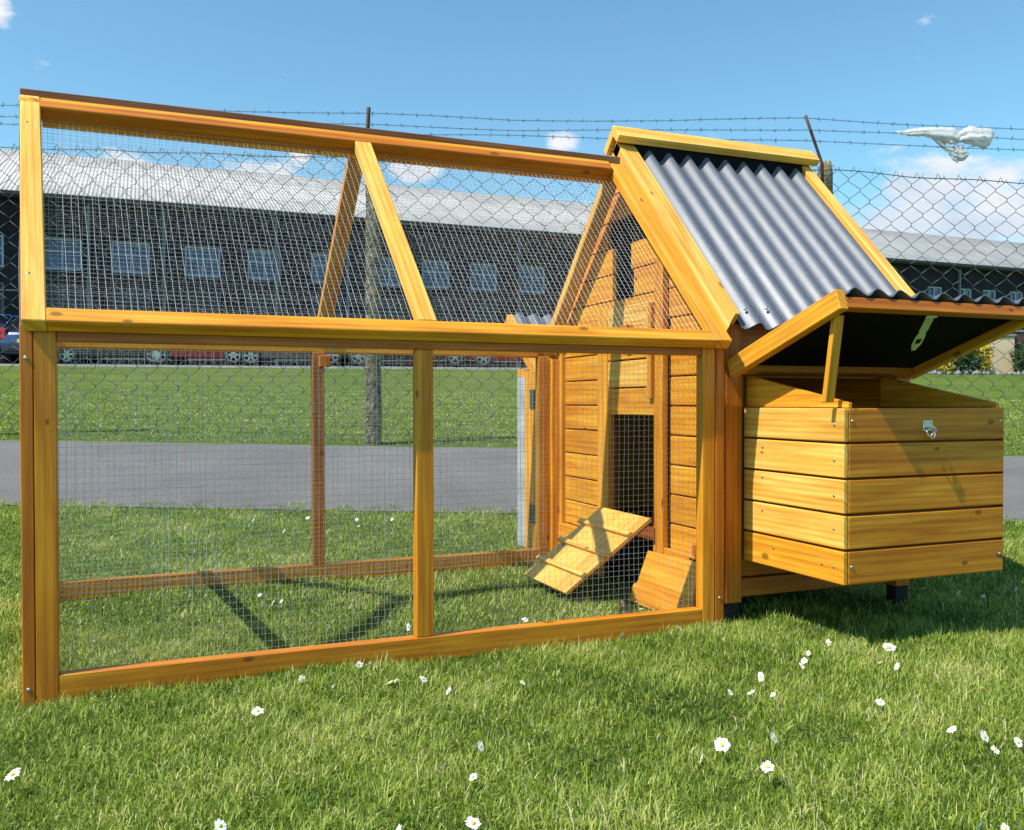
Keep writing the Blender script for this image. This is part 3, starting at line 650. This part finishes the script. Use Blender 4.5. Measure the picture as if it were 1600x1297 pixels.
bw.append((prev, BX1, BY, BY+.3, GZB, EZ-.05))
# butt the wall blocks with a hairline so that no faces coincide
boxes('wall', bld, BR.m, [(a+.001, b-.001, c, d, e, f) if b-a > 2 else (a, b, c+.0015, d, e, f) for a, b, c, d, e, f in bw])
boxes('end_wall', bld, BR.m, [(BX0, BX0+.3, BY+.31, RY+8, GZB, EZ-.05), (BX1-.3, BX1, BY+.31, RY+8, GZB, EZ-.05), (BX0+.31, BX1-.31, RY+7.7, RY+8, GZB, EZ-.05)])
GL = Mt('window_glass', (.05,.09,.16), .15, 0, .35); co = GL.coord('Object'); gn = GL.noise(co, .9, 2); GL.base(GL.ramp(gn, [(.3, (.035,.065,.125)), (.7, (.085,.14,.25))]))
FRM = simple('white_window_frame', (.42,.47,.55), .6); FRD = simple('grey_lower_frame', (.13,.14,.17), .7); GLD = Mt('dark_window_glass', (.015,.02,.035), .2, 0, .3).m
for (a, b, z0, z1, y0, y1) in wins:
    for (p, q) in ((z0, z1), (y0, y1)):
        t = .07; m_ = (a+b)/2; h = (p+q)/2+.1
        fr_ = boxes('window', bld, FRM if p > 5.2 else FRD, [(a, a+t, BY+.06, BY+.14, p, q), (b-t, b, BY+.06, BY+.14, p, q), (a+t, b-t, BY+.06, BY+.14, p, p+t), (a+t, b-t, BY+.06, BY+.14, q-t, q), (m_-.025, m_+.025, BY+.07, BY+.13, p+t, q-t), (a+t, m_-.026, BY+.07, BY+.13, h-.025, h+.025), (m_+.026, b-t, BY+.07, BY+.13, h-.025, h+.025)])
        boxes('pane', fr_, GL.m if p > 5.2 else GLD, [(a+.01, b-.01, BY+.15, BY+.16, p+.01, q-.01)])
def slope(name, mat, xa, xb, off, ta=0, tb=1):
    e = Vector((0, BY-.45, EZ)); g = Vector((0, RY, RZ)); p0, p1 = e.lerp(g, ta), e.lerp(g, tb); n_ = Vector((0, -(g.z-e.z), g.y-e.y)).normalized()*off
    V = [(xa, p0.y+n_.y, p0.z+n_.z), (xb, p0.y+n_.y, p0.z+n_.z), (xb, p1.y+n_.y, p1.z+n_.z), (xa, p1.y+n_.y, p1.z+n_.z)]
    V += [(x, y, z-.08) for x, y, z in V]
    return from_np(name, V, np.array([(0,1,2,3),(7,6,5,4),(0,4,5,1),(1,5,6,2),(2,6,7,3),(3,7,4,0)]), mat, bld)
slope('roof', AS.m, BX0-.5, BX1+.5, 0)
V = [(BX0-.5, RY, RZ), (BX1+.5, RY, RZ), (BX1+.5, RY+8.4, EZ), (BX0-.5, RY+8.4, EZ)]; V += [(x, y, z-.08) for x, y, z in V]
from_np('roof', V, np.array([(0,1,2,3),(7,6,5,4),(0,4,5,1),(1,5,6,2),(2,6,7,3),(3,7,4,0)]), AS.m, bld)
DK = simple('black_gutter', (.02,.02,.022), .5); PIPE = simple('grey_downpipe', (.12,.14,.17), .5)
boxes('gutter', bld, DK, [(BX0-.4, BX1+.4, BY-.60, BY-.46, EZ-.16, EZ-.02)])
for px in (138, 255, 430, 541, 808, 1000, 1495, 1700): boxes('downpipe', bld, PIPE, [(Xat(px), Xat(px)+.12, BY-.14, BY-.02, GZB, EZ-.2)])
boxes('eaves_board', bld, DK, [(BX0, BX1, BY-.44, BY-.02, EZ-.22, EZ-.12)])

# ------------------------------------------------------------------ parked cars
TYRE = simple('tyre', (.015,.015,.016), .85); RIM = simple('alloy_rim', (.34,.35,.37), .3, .8); CGL = Mt('car_glass', (.012,.014,.018), .05, 0, .8).m
TL = Mt('tail_light', (.5,.01,.02), .25, 0, .6).m; HL = Mt('head_light', (.75,.78,.8), .1, .2, .8).m; PLATE = simple('number_plate_blank', (.7,.62,.15), .5)
def car(label, col, r, d, heading, metal=.3, L=4.1, Hc=1.48, wd=1.72, estate=False, group='cars parked in the row before the factory'):
    base = WG(r, d, .035); fr = Fr(base, FR*math.cos(heading)+FD*math.sin(heading), -FR*math.sin(heading)+FD*math.cos(heading), (0,0,1))
    e = empty('parked_car', base, label, 'car', group)
    paint = Mt('car_paint', col, .28, metal, .5, .6).m
    # body: stations along the length with lower side, shoulder, roof
    rear = L/2
    prof = [(-L/2, .45, .62), (-L/2+.10, .28, .74), (-L/2+.9, .22, .92), (-L/2+1.15, .22, .97), (rear-.9, .22, .98), (rear-.12, .25, .98), (rear, .42, .86)]
    V = []; n = len(prof)
    for x, zb, zs in prof:
        tw = wd/2*(1-.10*(abs(x)/(L/2))**4)
        V += [(x, -tw*.92, zb), (x, -tw, (zb+zs)/2), (x, -tw*.95, zs), (x, tw*.95, zs), (x, tw, (zb+zs)/2), (x, tw*.92, zb)]
    Q = []
    for j in range(n-1):
        for i in range(6): Q.append((j*6+i, j*6+(i+1) % 6, (j+1)*6+(i+1) % 6, (j+1)*6+i))
    caps = [tuple(range(5, -1, -1)), tuple(range((n-1)*6, n*6))]
    body = from_np('body', [tuple(fr(p)) for p in V], [np.array(Q), np.array(caps)], paint, e, smooth=False)
    body.modifiers.new('bevel', 'BEVEL').width = .05
    # cabin
    x0, x1, x2, x3 = -L/2+.95, -L/2+1.75, rear-(.45 if estate else .75), rear-.10
    tw = wd/2
    cab = [(x0, tw*.90, .955), (x1, tw*.72, Hc), (x2, tw*.72, Hc-.02), (x3, tw*.90, .965)]
    V = []
    for x, t, z_ in cab: V += [(x, -t, z_), (x, t, z_)]
    V += [(x0, -tw*.9, .93), (x0, tw*.9, .93), (x3, -tw*.9, .93), (x3, tw*.9, .93)]
    cabin = from_np('windows', [tuple(fr(p)) for p in V], [np.array([(0,1,3,2),(2,3,5,4),(4,5,7,6),(0,2,4,6),(1,7,5,3)])], CGL, e)
    rf = boxes('roof', e, paint, [(x1-.03, x2+.03, -tw*.735, tw*.735, Hc-.012, Hc+.025)], fr, bevel=.012)
    for s in (-1, 1):
        for xa, xb, xt in ((x0, x1, 0), (x3, x2, 0), (.1, .1, 0)):
            za, zb2 = .955, Hc
            p = [(xa-.05, s*tw*.91, za), (xa+.05, s*tw*.91, za), (xb+.05, s*tw*.735, zb2), (xb-.05, s*tw*.735, zb2)]
            p += [(x, y-s*.03, z_) for x, y, z_ in p]
            from_np('pillar', [tuple(fr(q)) for q in p], np.array([(0,1,2,3),(7,6,5,4),(0,4,5,1),(1,5,6,2),(2,6,7,3),(3,7,4,0)]), paint, e)
        for xw in (-L/2+.78, rear-.75):
            c = fr((xw, s*(tw-.09), .31)); ax = fr.V*s
            wv_ = []; prof2 = [(0, .0), (.0, .0)]
            a = fr.U; b = Vector((0,0,1))
            VV = []; sg = 20
            for rad, off in ((.31, -.1), (.31, .08), (.28, .10), (.20, .10), (.19, .07)):
                for i in range(sg): t = 2*math.pi*i/sg; VV.append(tuple(c+a*math.cos(t)*rad+b*math.sin(t)*rad+ax*off))
            QQ = [(k*sg+i, k*sg+(i+1) % sg, (k+1)*sg+(i+1) % sg, (k+1)*sg+i) for k in range(4) for i in range(sg)]
            wh = from_np('wheel', VV, [np.array(QQ), np.array([[i for i in range(sg)][::-1]])], TYRE, e, smooth=True)
            # arch and spokes
            SP = []
            for k in range(6):
                t = k*math.pi/3; dr = a*math.cos(t)+b*math.sin(t); sd_ = a*-math.sin(t)+b*math.cos(t)
                q0, q1 = c+dr*.02, c+dr*.205; SP.append([tuple(q0+sd_*.035+ax*.098), tuple(q0-sd_*.035+ax*.098), tuple(q1-sd_*.022+ax*.092), tuple(q1+sd_*.022+ax*.092)])
            rv_ = np.array(SP).reshape(-1, 3); k2 = [tuple(c+(a*math.cos(2*math.pi*i/sg)+b*math.sin(2*math.pi*i/sg))*q+ax*.104) for q in (.205, .225) for i in range(sg)]
            Qr = np.array([(i*4, i*4+1, i*4+2, i*4+3) for i in range(6)]); Qk = np.array([(24+i, 24+(i+1) % sg, 24+sg+(i+1) % sg, 24+sg+i) for i in range(sg)])
            from_np('rim', np.concatenate([rv_, np.array(k2)]), [Qr, Qk], RIM, wh)
            from_np('wheel_arch', [tuple(fr((xw+math.cos(t)*.36, s*(tw*.962+.012), .31+math.sin(t)*.36))) for t in np.linspace(0, math.pi, 14)]+[tuple(fr((xw, s*(tw*.962+.012), .28)))], [np.array([(i, i+1, 14) for i in range(13)])], TYRE, e)
        boxes('tail_light', e, TL, [(rear-.14, rear+.012, s*tw*.80-.09, s*tw*.80+.09, .70, 1.06)], fr, bevel=.02)
        boxes('headlight', e, HL, [(-L/2-.012, -L/2+.16, s*tw*.76-.14, s*tw*.76+.14, .56, .70)], fr, bevel=.02)
        boxes('door_handle', e, paint, [(.35, .52, s*tw*.975-.02, s*tw*.975+.02, .80, .83)], fr)
    boxes('bumper', e, TYRE, [(rear-.05, rear+.03, -tw*.8, tw*.8, .32, .46), (-L/2-.03, -L/2+.05, -tw*.8, tw*.8, .28, .42)], fr, bevel=.02)
    boxes('number_plate', e, PLATE, [(rear+.004, rear+.016, -.26, .26, .60, .71)], fr)
    return e
CD = 29.6
def rpx(px, d=CD): return (px-800)*d/1410.58
car('bright blue hatchback seen from behind at the left edge', (.02,.13,.42), rpx(-22), CD+.3, R(-62), L=3.9, Hc=1.52)
car('small dark blue car at the left of the row', (.03,.06,.16), rpx(62), CD+.4, R(-80), L=3.6)
car('dark grey estate car with bright trim beside the blue cars', (.05,.055,.06), rpx(192), CD, R(180), L=4.3, estate=True)
car('red hatchback between the grey estate and the silver hatchback', (.42,.012,.03), rpx(322), CD, R(180), L=3.9)
car('silver grey hatchback left of the concrete fence post', (.12,.13,.15), rpx(466), CD, R(180), L=4.1)
car('black estate car right of the concrete fence post', (.012,.012,.014), rpx(640), CD, R(0), L=4.6, estate=True)
car('bright red car partly behind the open rear door', (.5,.012,.03), rpx(820), CD, R(0), L=4.2)
car('white car parked behind the cream panel at far right', (.7,.71,.72), rpx(1640, 33), 33.2, R(10), L=4.2)

# ------------------------------------------------------------------ far right: cream panel, dark pillar, shrubs
CRM = simple('cream_render', (.62,.47,.30), .8, var=.06, scale=2); DB = simple('dark_pillar_brick', (.07,.035,.03), .9, var=.35, scale=8)
def gbox(px0, px1, py0, py1, d, dep):
    k = d/1410.58; return (px0-800)*k, (px1-800)*k, CAM.z-(py0-628.6)*k, CAM.z-(py1-628.6)*k
TF = Fr(C0, FR, FD, (0,0,1))
a, b, z1, z0 = gbox(1538, 1585, 527, 590, 27.3, .2)
pn = empty('cream_wall_panel', W3((a+b)/2, 27.4, z0), 'plain cream rendered wall panel on the lawn edge at far right', 'wall')
boxes('panel', pn, CRM, [(a, b, 27.3, 27.5, z0, z1)], TF, bevel=.01); boxes('coping', pn, KM, [(a-.04, b+.04, 27.26, 27.54, z1+.001, z1+.07)], TF, bevel=.01)
a, b, z1, z0 = gbox(1586, 1630, 520, 590, 27.4, .3)
pl = empty('brick_wall', W3((a+b)/2, 27.6, z0), 'dark brown brick wall beside the cream panel at the right edge', 'wall')
boxes('wall_body', pl, DB, [(a, b, 27.45, 27.8, z0, z1)], TF, bevel=.01); boxes('coping', pl, KM, [(a-.03, b+.03, 27.42, 27.83, z1+.001, z1+.06)], TF, bevel=.01)
def leafmat(name, c1, c2):
    m = Mt(name, c1, .6, 0, .3); g = m.n('ShaderNodeNewGeometry'); m.base(m.ramp(g.outputs['Random Per Island'], [(0, c1), (1, c2)])); return m.m
LG = leafmat('dark_green_leaf', (.015,.045,.012), (.06,.12,.03)); LY = leafmat('yellow_blossom', (.30,.24,.02), (.75,.55,.03)); BARK = simple('bark', (.06,.045,.03), .9)
def shrub(name, label, cat, px, d, wpx, hpx, mat, dens=1500, seed=1):
    k = d/1410.58; r = (px-800)*k; base = WG(r, d); e = empty(name, base, label, cat)
    rg = np.random.default_rng(seed); n = dens; hw, hh = wpx*k/2, hpx*k
    P = rg.normal(size=(n, 3)); P /= np.linalg.norm(P, axis=1, keepdims=True); P *= (rg.uniform(.25, 1, (n, 1))**.5)
    lump = 1+.42*np.sin(P[:, :1]*5+seed)*np.cos(P[:, 2:]*6+seed); P *= lump
    C = np.array(base)+np.array([0, 0, hh*.5])+P*np.array([hw, hw, hh*.52]); C[:, 2] = np.maximum(C[:, 2], base.z+.02)
    s = .045; A = rg.normal(size=(n, 3)); A /= np.linalg.norm(A, axis=1, keepdims=True); B = np.cross(A, rg.normal(size=(n, 3))); B /= np.linalg.norm(B, axis=1, keepdims=True)
    V = np.stack([C-A*s, C+B*s*.5, C+A*s, C-B*s*.5], 1).reshape(-1, 3); Q = np.arange(4*n).reshape(n, 4)
    from_np('crown', V, Q, mat, e)
    for q in range(5):
        t = rg.uniform(-.5, .5, 2)*hw; tube('stem', e, BARK, [base+Vector((t[0]*.2, t[1]*.2, -.05)), base+Vector((t[0]*.6, t[1]*.6, hh*.4)), base+Vector((t[0], t[1], hh*.75))], .02, 5)
shrub('green_shrub', 'rounded dark green shrub left of the cream panel', 'shrub', 1503, 27.0, 58, 46, LG, 2600, 1)
shrub('yellow_shrub', 'tall yellow flowering shrub against the cream panel', 'shrub', 1537, 26.8, 22, 56, LY, 1400, 2)
shrub('yellow_shrub', 'low yellow flowering shrub at the left of the green shrub', 'shrub', 1476, 26.6, 26, 22, LY, 700, 3)
shrub('green_shrub', 'dark green shrub growing before the brick wall at the right edge', 'shrub', 1600, 26.9, 34, 44, LG, 1600, 4)
# stones in the bed edge
sv_ = []; sf_ = []
for k in range(60):
    r = rng.uniform(rpx(1400, 26.4), rpx(1640, 26.4)); d = rng.uniform(26.2, 26.6); s = rng.uniform(.04, .12); c = np.array(WG(r, d, s*.3)); o_ = len(sv_)
    for p in ((1,0,0),(-1,0,0),(0,1,0),(0,-1,0),(0,0,1),(0,0,-1)): sv_.append(c+np.array(p)*s*rng.uniform(.6, 1.2))
    for f in ((0,2,4),(2,1,4),(1,3,4),(3,0,4),(2,0,5),(1,2,5),(3,1,5),(0,3,5)): sf_.append([o_+i for i in f])
tag(from_np('edging_stones', np.array(sv_), np.array(sf_), KM, kind='stuff'), 'pale stones along the edge of the far flower bed', 'stones')

# ------------------------------------------------------------------ grass blades
GR = Mt('grass_blade', (.1,.2,.03), .55, 0, .35)
at = GR.n('ShaderNodeAttribute', attribute_name='tint'); gc = GR.ramp(at.outputs['Fac'], [(0, (.038,.082,.008)), (.30, (.155,.250,.022)), (.6, (.320,.400,.050)), (.86, (.500,.520,.140)), (1, (.60,.53,.27))])
GR.base(gc); tr = GR.n('ShaderNodeBsdfTranslucent'); GR.l(GR.mix(1, gc, (1.25,1.3,.7), 'MULTIPLY'), tr.inputs[0]); ms = GR.n('ShaderNodeMixShader'); ms.inputs[0].default_value = .20
out = GR.t.nodes['Material Output']; GR.l(GR.b.outputs[0], ms.inputs[1]); GR.l(tr.outputs[0], ms.inputs[2]); GR.l(ms.outputs[0], out.inputs[0])
def sn(x, y, s=0): return (np.sin(x*3.1+y*1.7+s)+np.sin(x*-2.3+y*4.1+s*2)+np.sin(x*7.7+y*6.1+s*3)*.6+np.sin(x*15-y*11+s)*.5)/3.1
def blades(n, d0, d1, hmin, hmax, wmin, wmax, name, label, side=.66, rmin=None):
    d = np.sqrt(rng.uniform(d0**2, d1**2, n)); r = rng.uniform(-side, side, n)*d+rng.uniform(-.15, .15, n)
    keep = np.ones(n, bool)
    p = toW(r, d, gz(d, r))
    if d1 < 4: keep &= ~((p[:, 0] > 1.45) & (p[:, 0] < 1.95) & (p[:, 1] > .15) & (p[:, 1] < .85) & (rng.uniform(size=n) < .7))
    if d1 < 4: keep &= d < 3.77+.07*np.sin(r*9)*np.sin(r*23+1)+.04*np.sin(r*61)
    d, r, p = d[keep], r[keep], p[keep]; n = len(d)
    fade = np.clip((3.6-d)/.5, 0, 1); p[:, 2] += relief(r, d)*fade-.003
    cl = sn(p[:, 0]*2, p[:, 1]*2); cl2 = sn(p[:, 0]*6, p[:, 1]*6, 2); cl3 = sn(p[:, 0]*22, p[:, 1]*22, 4)
    h = rng.uniform(hmin, hmax, n)*(1+.22*cl+.22*cl2+.2*cl3)*np.where(rng.uniform(size=n) < .03, 1.5, 1)
    inrun = (p[:, 0] > -.02) & (p[:, 0] < 1.4) & (p[:, 1] > .0) & (p[:, 1] < .9)
    wd = rng.uniform(wmin, wmax, n)
    az_ = rng.uniform(0, 2*math.pi, n)+cl2*1.2; lean = rng.uniform(.15, 1.7, n)
    dx, dy = np.cos(az_), np.sin(az_); fa = az_+math.pi/2+rng.normal(0, .5, n); sx, sy = np.cos(fa)*wd/2, np.sin(fa)*wd/2
    l1 = h*.55*np.sin(lean*.5); z1 = h*.55*np.cos(lean*.5); l2 = l1+h*.5*np.sin(lean*1.3); z2 = z1+h*.5*np.cos(lean*1.3)
    V = np.empty((n, 5, 3))
    V[:, 0] = p+np.stack([-sx, -sy, 0*sx], 1); V[:, 1] = p+np.stack([sx, sy, 0*sx], 1)
    V[:, 2] = p+np.stack([dx*l1+sx*.85, dy*l1+sy*.85, z1], 1); V[:, 3] = p+np.stack([dx*l1-sx*.85, dy*l1-sy*.85, z1], 1)
    V[:, 4] = p+np.stack([dx*l2, dy*l2, z2], 1)
    b = np.arange(n)[:, None]*5; Q = b+np.array([[0, 1, 2, 3]]); T = b+np.array([[3, 2, 4]])
    tint = np.clip(.41+.24*cl+.20*cl2+.16*cl3+rng.normal(0, .22, n), 0, .92); tint = np.where(rng.uniform(size=n) < .035+.07*np.clip(cl+cl2, 0, 1), 1, tint)
    o = from_np(name, V.reshape(-1, 3), [Q, T], GR.m, kind='stuff', attr=np.repeat(tint, 5)); tag(o, label, 'grass'); return o
blades(250000, .86, 2.05, .008, .026, .0009, .0021, 'lawn_grass', 'short mown green grass in the foreground and round the front of the coop')
blades(200000, 2.05, 3.84, .010, .025, .0014, .0028, 'lawn_grass', 'short green grass under and behind the coop up to the path', side=.64)
blades(190000, 5.82, 13.0, .008, .021, .004, .009, 'far_grass', 'green grass bank beyond the chain link fence', side=.64)

# ------------------------------------------------------------------ daisies
PET = simple('white_petal', (.82,.82,.80), .6, var=.04); DIS = simple('yellow_disc', (.75,.52,.04), .7); STM = simple('daisy_stem', (.10,.17,.04), .6)
def make_daisy(rad=.011, seed=0, nod=.5):
    rg = random.Random(seed); e = bpy.data.objects.new('daisy', None); e.empty_display_size = .02; COL.objects.link(e); npet = 18
    tilt = Matrix.Rotation(nod*rg.uniform(.3, 1), 3, 'Y') @ Matrix.Rotation(rg.uniform(-.4, .4), 3, 'X'); h = .028
    V = []; Q = []
    for k in range(npet):
        a = 2*math.pi*k/npet+rg.uniform(-.08, .08); L_ = rad*rg.uniform(.85, 1.1); up = rg.uniform(-.1, .35)
        c, s_ = math.cos(a), math.sin(a); w2 = rad*.17
        for t, ww, zz in ((.25, .6, 0), (.65, 1, up*.5), (1, .5, up)):
            for sg in (-1, 1): p = tilt @ Vector((c*L_*t-s_*w2*ww*sg, s_*L_*t+c*w2*ww*sg, L_*zz*.6)); V.append((p.x, p.y, p.z+h))
        o_ = k*6; Q += [(o_, o_+1, o_+3, o_+2), (o_+2, o_+3, o_+5, o_+4)]
    from_np('petals', V, np.array(Q), PET, e)
    c = tilt @ Vector((0, 0, .0008)); disc('disc', e, DIS, (c.x, c.y, c.z+h), tilt @ Vector((0, 0, 1)), rad*.28, rad*.2, 8)
    tube('stem', e, STM, [(0, 0, 0), (.002, .001, h*.5), (c.x*.5, c.y*.5, h-.001)], .0009, 5)
    return e
protos = [make_daisy(.0105, s, .9) for s in range(5)]; used = [False]*5
def place(px, py, s=1, label='', group=None):
    d = 1410.58*(CAM.z-.012)/(py-628.6)
    for _ in range(3): d = 1410.58*(CAM.z-float(gz(d, 0))-.026)/(py-628.6)
    r = (px-800)*d/1410.58; k = rng.integers(0, 5); src = protos[k]
    if used[k]:
        e = src.copy(); COL.objects.link(e)
        for c in list(src.children): q = c.copy(); COL.objects.link(q); q.parent = e
    else: e = src; used[k] = True
    e.location = WG(r, d, -.007); e.rotation_euler = (0, 0, math.pi+.7+rng.uniform(-1.7, 1.7)); e.scale = (s, s, rng.uniform(.8, 1.05))
    for key in ('label', 'group'):
        if key in e: del e[key]
    tag(e, label, 'flower', group)
big = [(612,1063,1.7,'largest open white daisy in front of the bottom rail below the middle post'),(1130,1160,1.6,'large open white daisy alone in the lawn below the corner of the house'),
 (1391,1006,1.6,'large white daisy at the edge of the dark shadow of the nest box'),(15,1209,1.3,'white daisy near the lower left corner of the lawn'),
 (400,1106,1.3,'white daisy with yellow eye in the lawn before the left half of the run'),(738,1281,1.2,'white daisy nearest the bottom edge of the picture, left of the middle'),
 (1201,1198,1.2,'small white daisy just below and right of the large lone daisy'),(1377,1091,1.0,'single small daisy in the lawn below the nest box front')]
for x, y, s, lb in big: place(x, y, s*.74, lb)
zones = {
 'white daisies in a loose line just before the bottom rail of the run': ('small white daisy along the outside of the front bottom rail', [(575,1031),(560,1037),(470,1057),(520,1066),(816,1060),(700,1073),(660,1057),(972,992),(1062,977)]),
 'white daisies before the house': ('small white daisy in the sunny grass below the hanging nest box', [(1175,1079),(1190,1056),(1258,1031),(1254,1037),(1264,1019),(1278,979),(1296,999),(1377,1030),(1404,1037),(1142,1076),(1209,1080)]),
 'white daisies in the open foreground lawn': ('small white daisy in the open lawn of the foreground', [(738,1209),(621,1290),(1030,1146),(1085,1165),(1097,1178),(1541,1149),(1594,1153),(1537,1288),(1575,1288),(1210,1150),(1490,1135),(1558,1170),(750,1162),(340,1290)]),
 'white daisies inside the run': ('small white daisy in the grass inside the wire run', [(404,926),(415,930),(438,934),(425,937),(145,1000),(570,948),(637,978),(773,964),(806,970),(820,965)]),
 'white daisies at the foot of the ramp': ('white daisy between the ramp and the leaning board', [(973,941),(995,938),(1003,948),(1008,929),(975,955)]),
 'white daisies behind the run': ('small white daisy between the back of the run and the path', [(375,812),(395,810),(480,806),(550,802),(557,808),(612,808),(560,818),(512,838),(443,828),(385,818)]),
 'white daisies in the shadow under the nest box': ('white daisy in the dark shadow behind the nest box', [(1444,917),(1538,930),(1500,925),(1590,917)])}
for gname, (lb, pts_) in zones.items():
    ords = 'first second third fourth fifth sixth seventh eighth ninth tenth eleventh twelfth thirteenth fourteenth'.split()
    for i_, (x, y) in enumerate(sorted(pts_)): place(x, y, rng.uniform(.42, .74), lb+', '+ords[i_]+' from the left', gname)
# far away daisies: specks nobody could count
n = 1500; d = np.sqrt(rng.uniform(6.2**2, 26**2, n)); r = rng.uniform(-.64, .64, n)*d; p = toW(r, d, gz(d, r)+.05); s = rng.uniform(.008, .018, n)
a = rng.uniform(0, 6.28, n); V = np.stack([p+np.stack([np.cos(a+k*math.pi/2)*s, np.sin(a+k*math.pi/2)*s, s*.5*(k % 2)], 1) for k in range(4)], 1)
tag(from_np('distant_daisies', V.reshape(-1, 3), np.arange(4*n).reshape(n, 4), PET, kind='stuff'), 'tiny white daisy specks over the far bank', 'flowers')
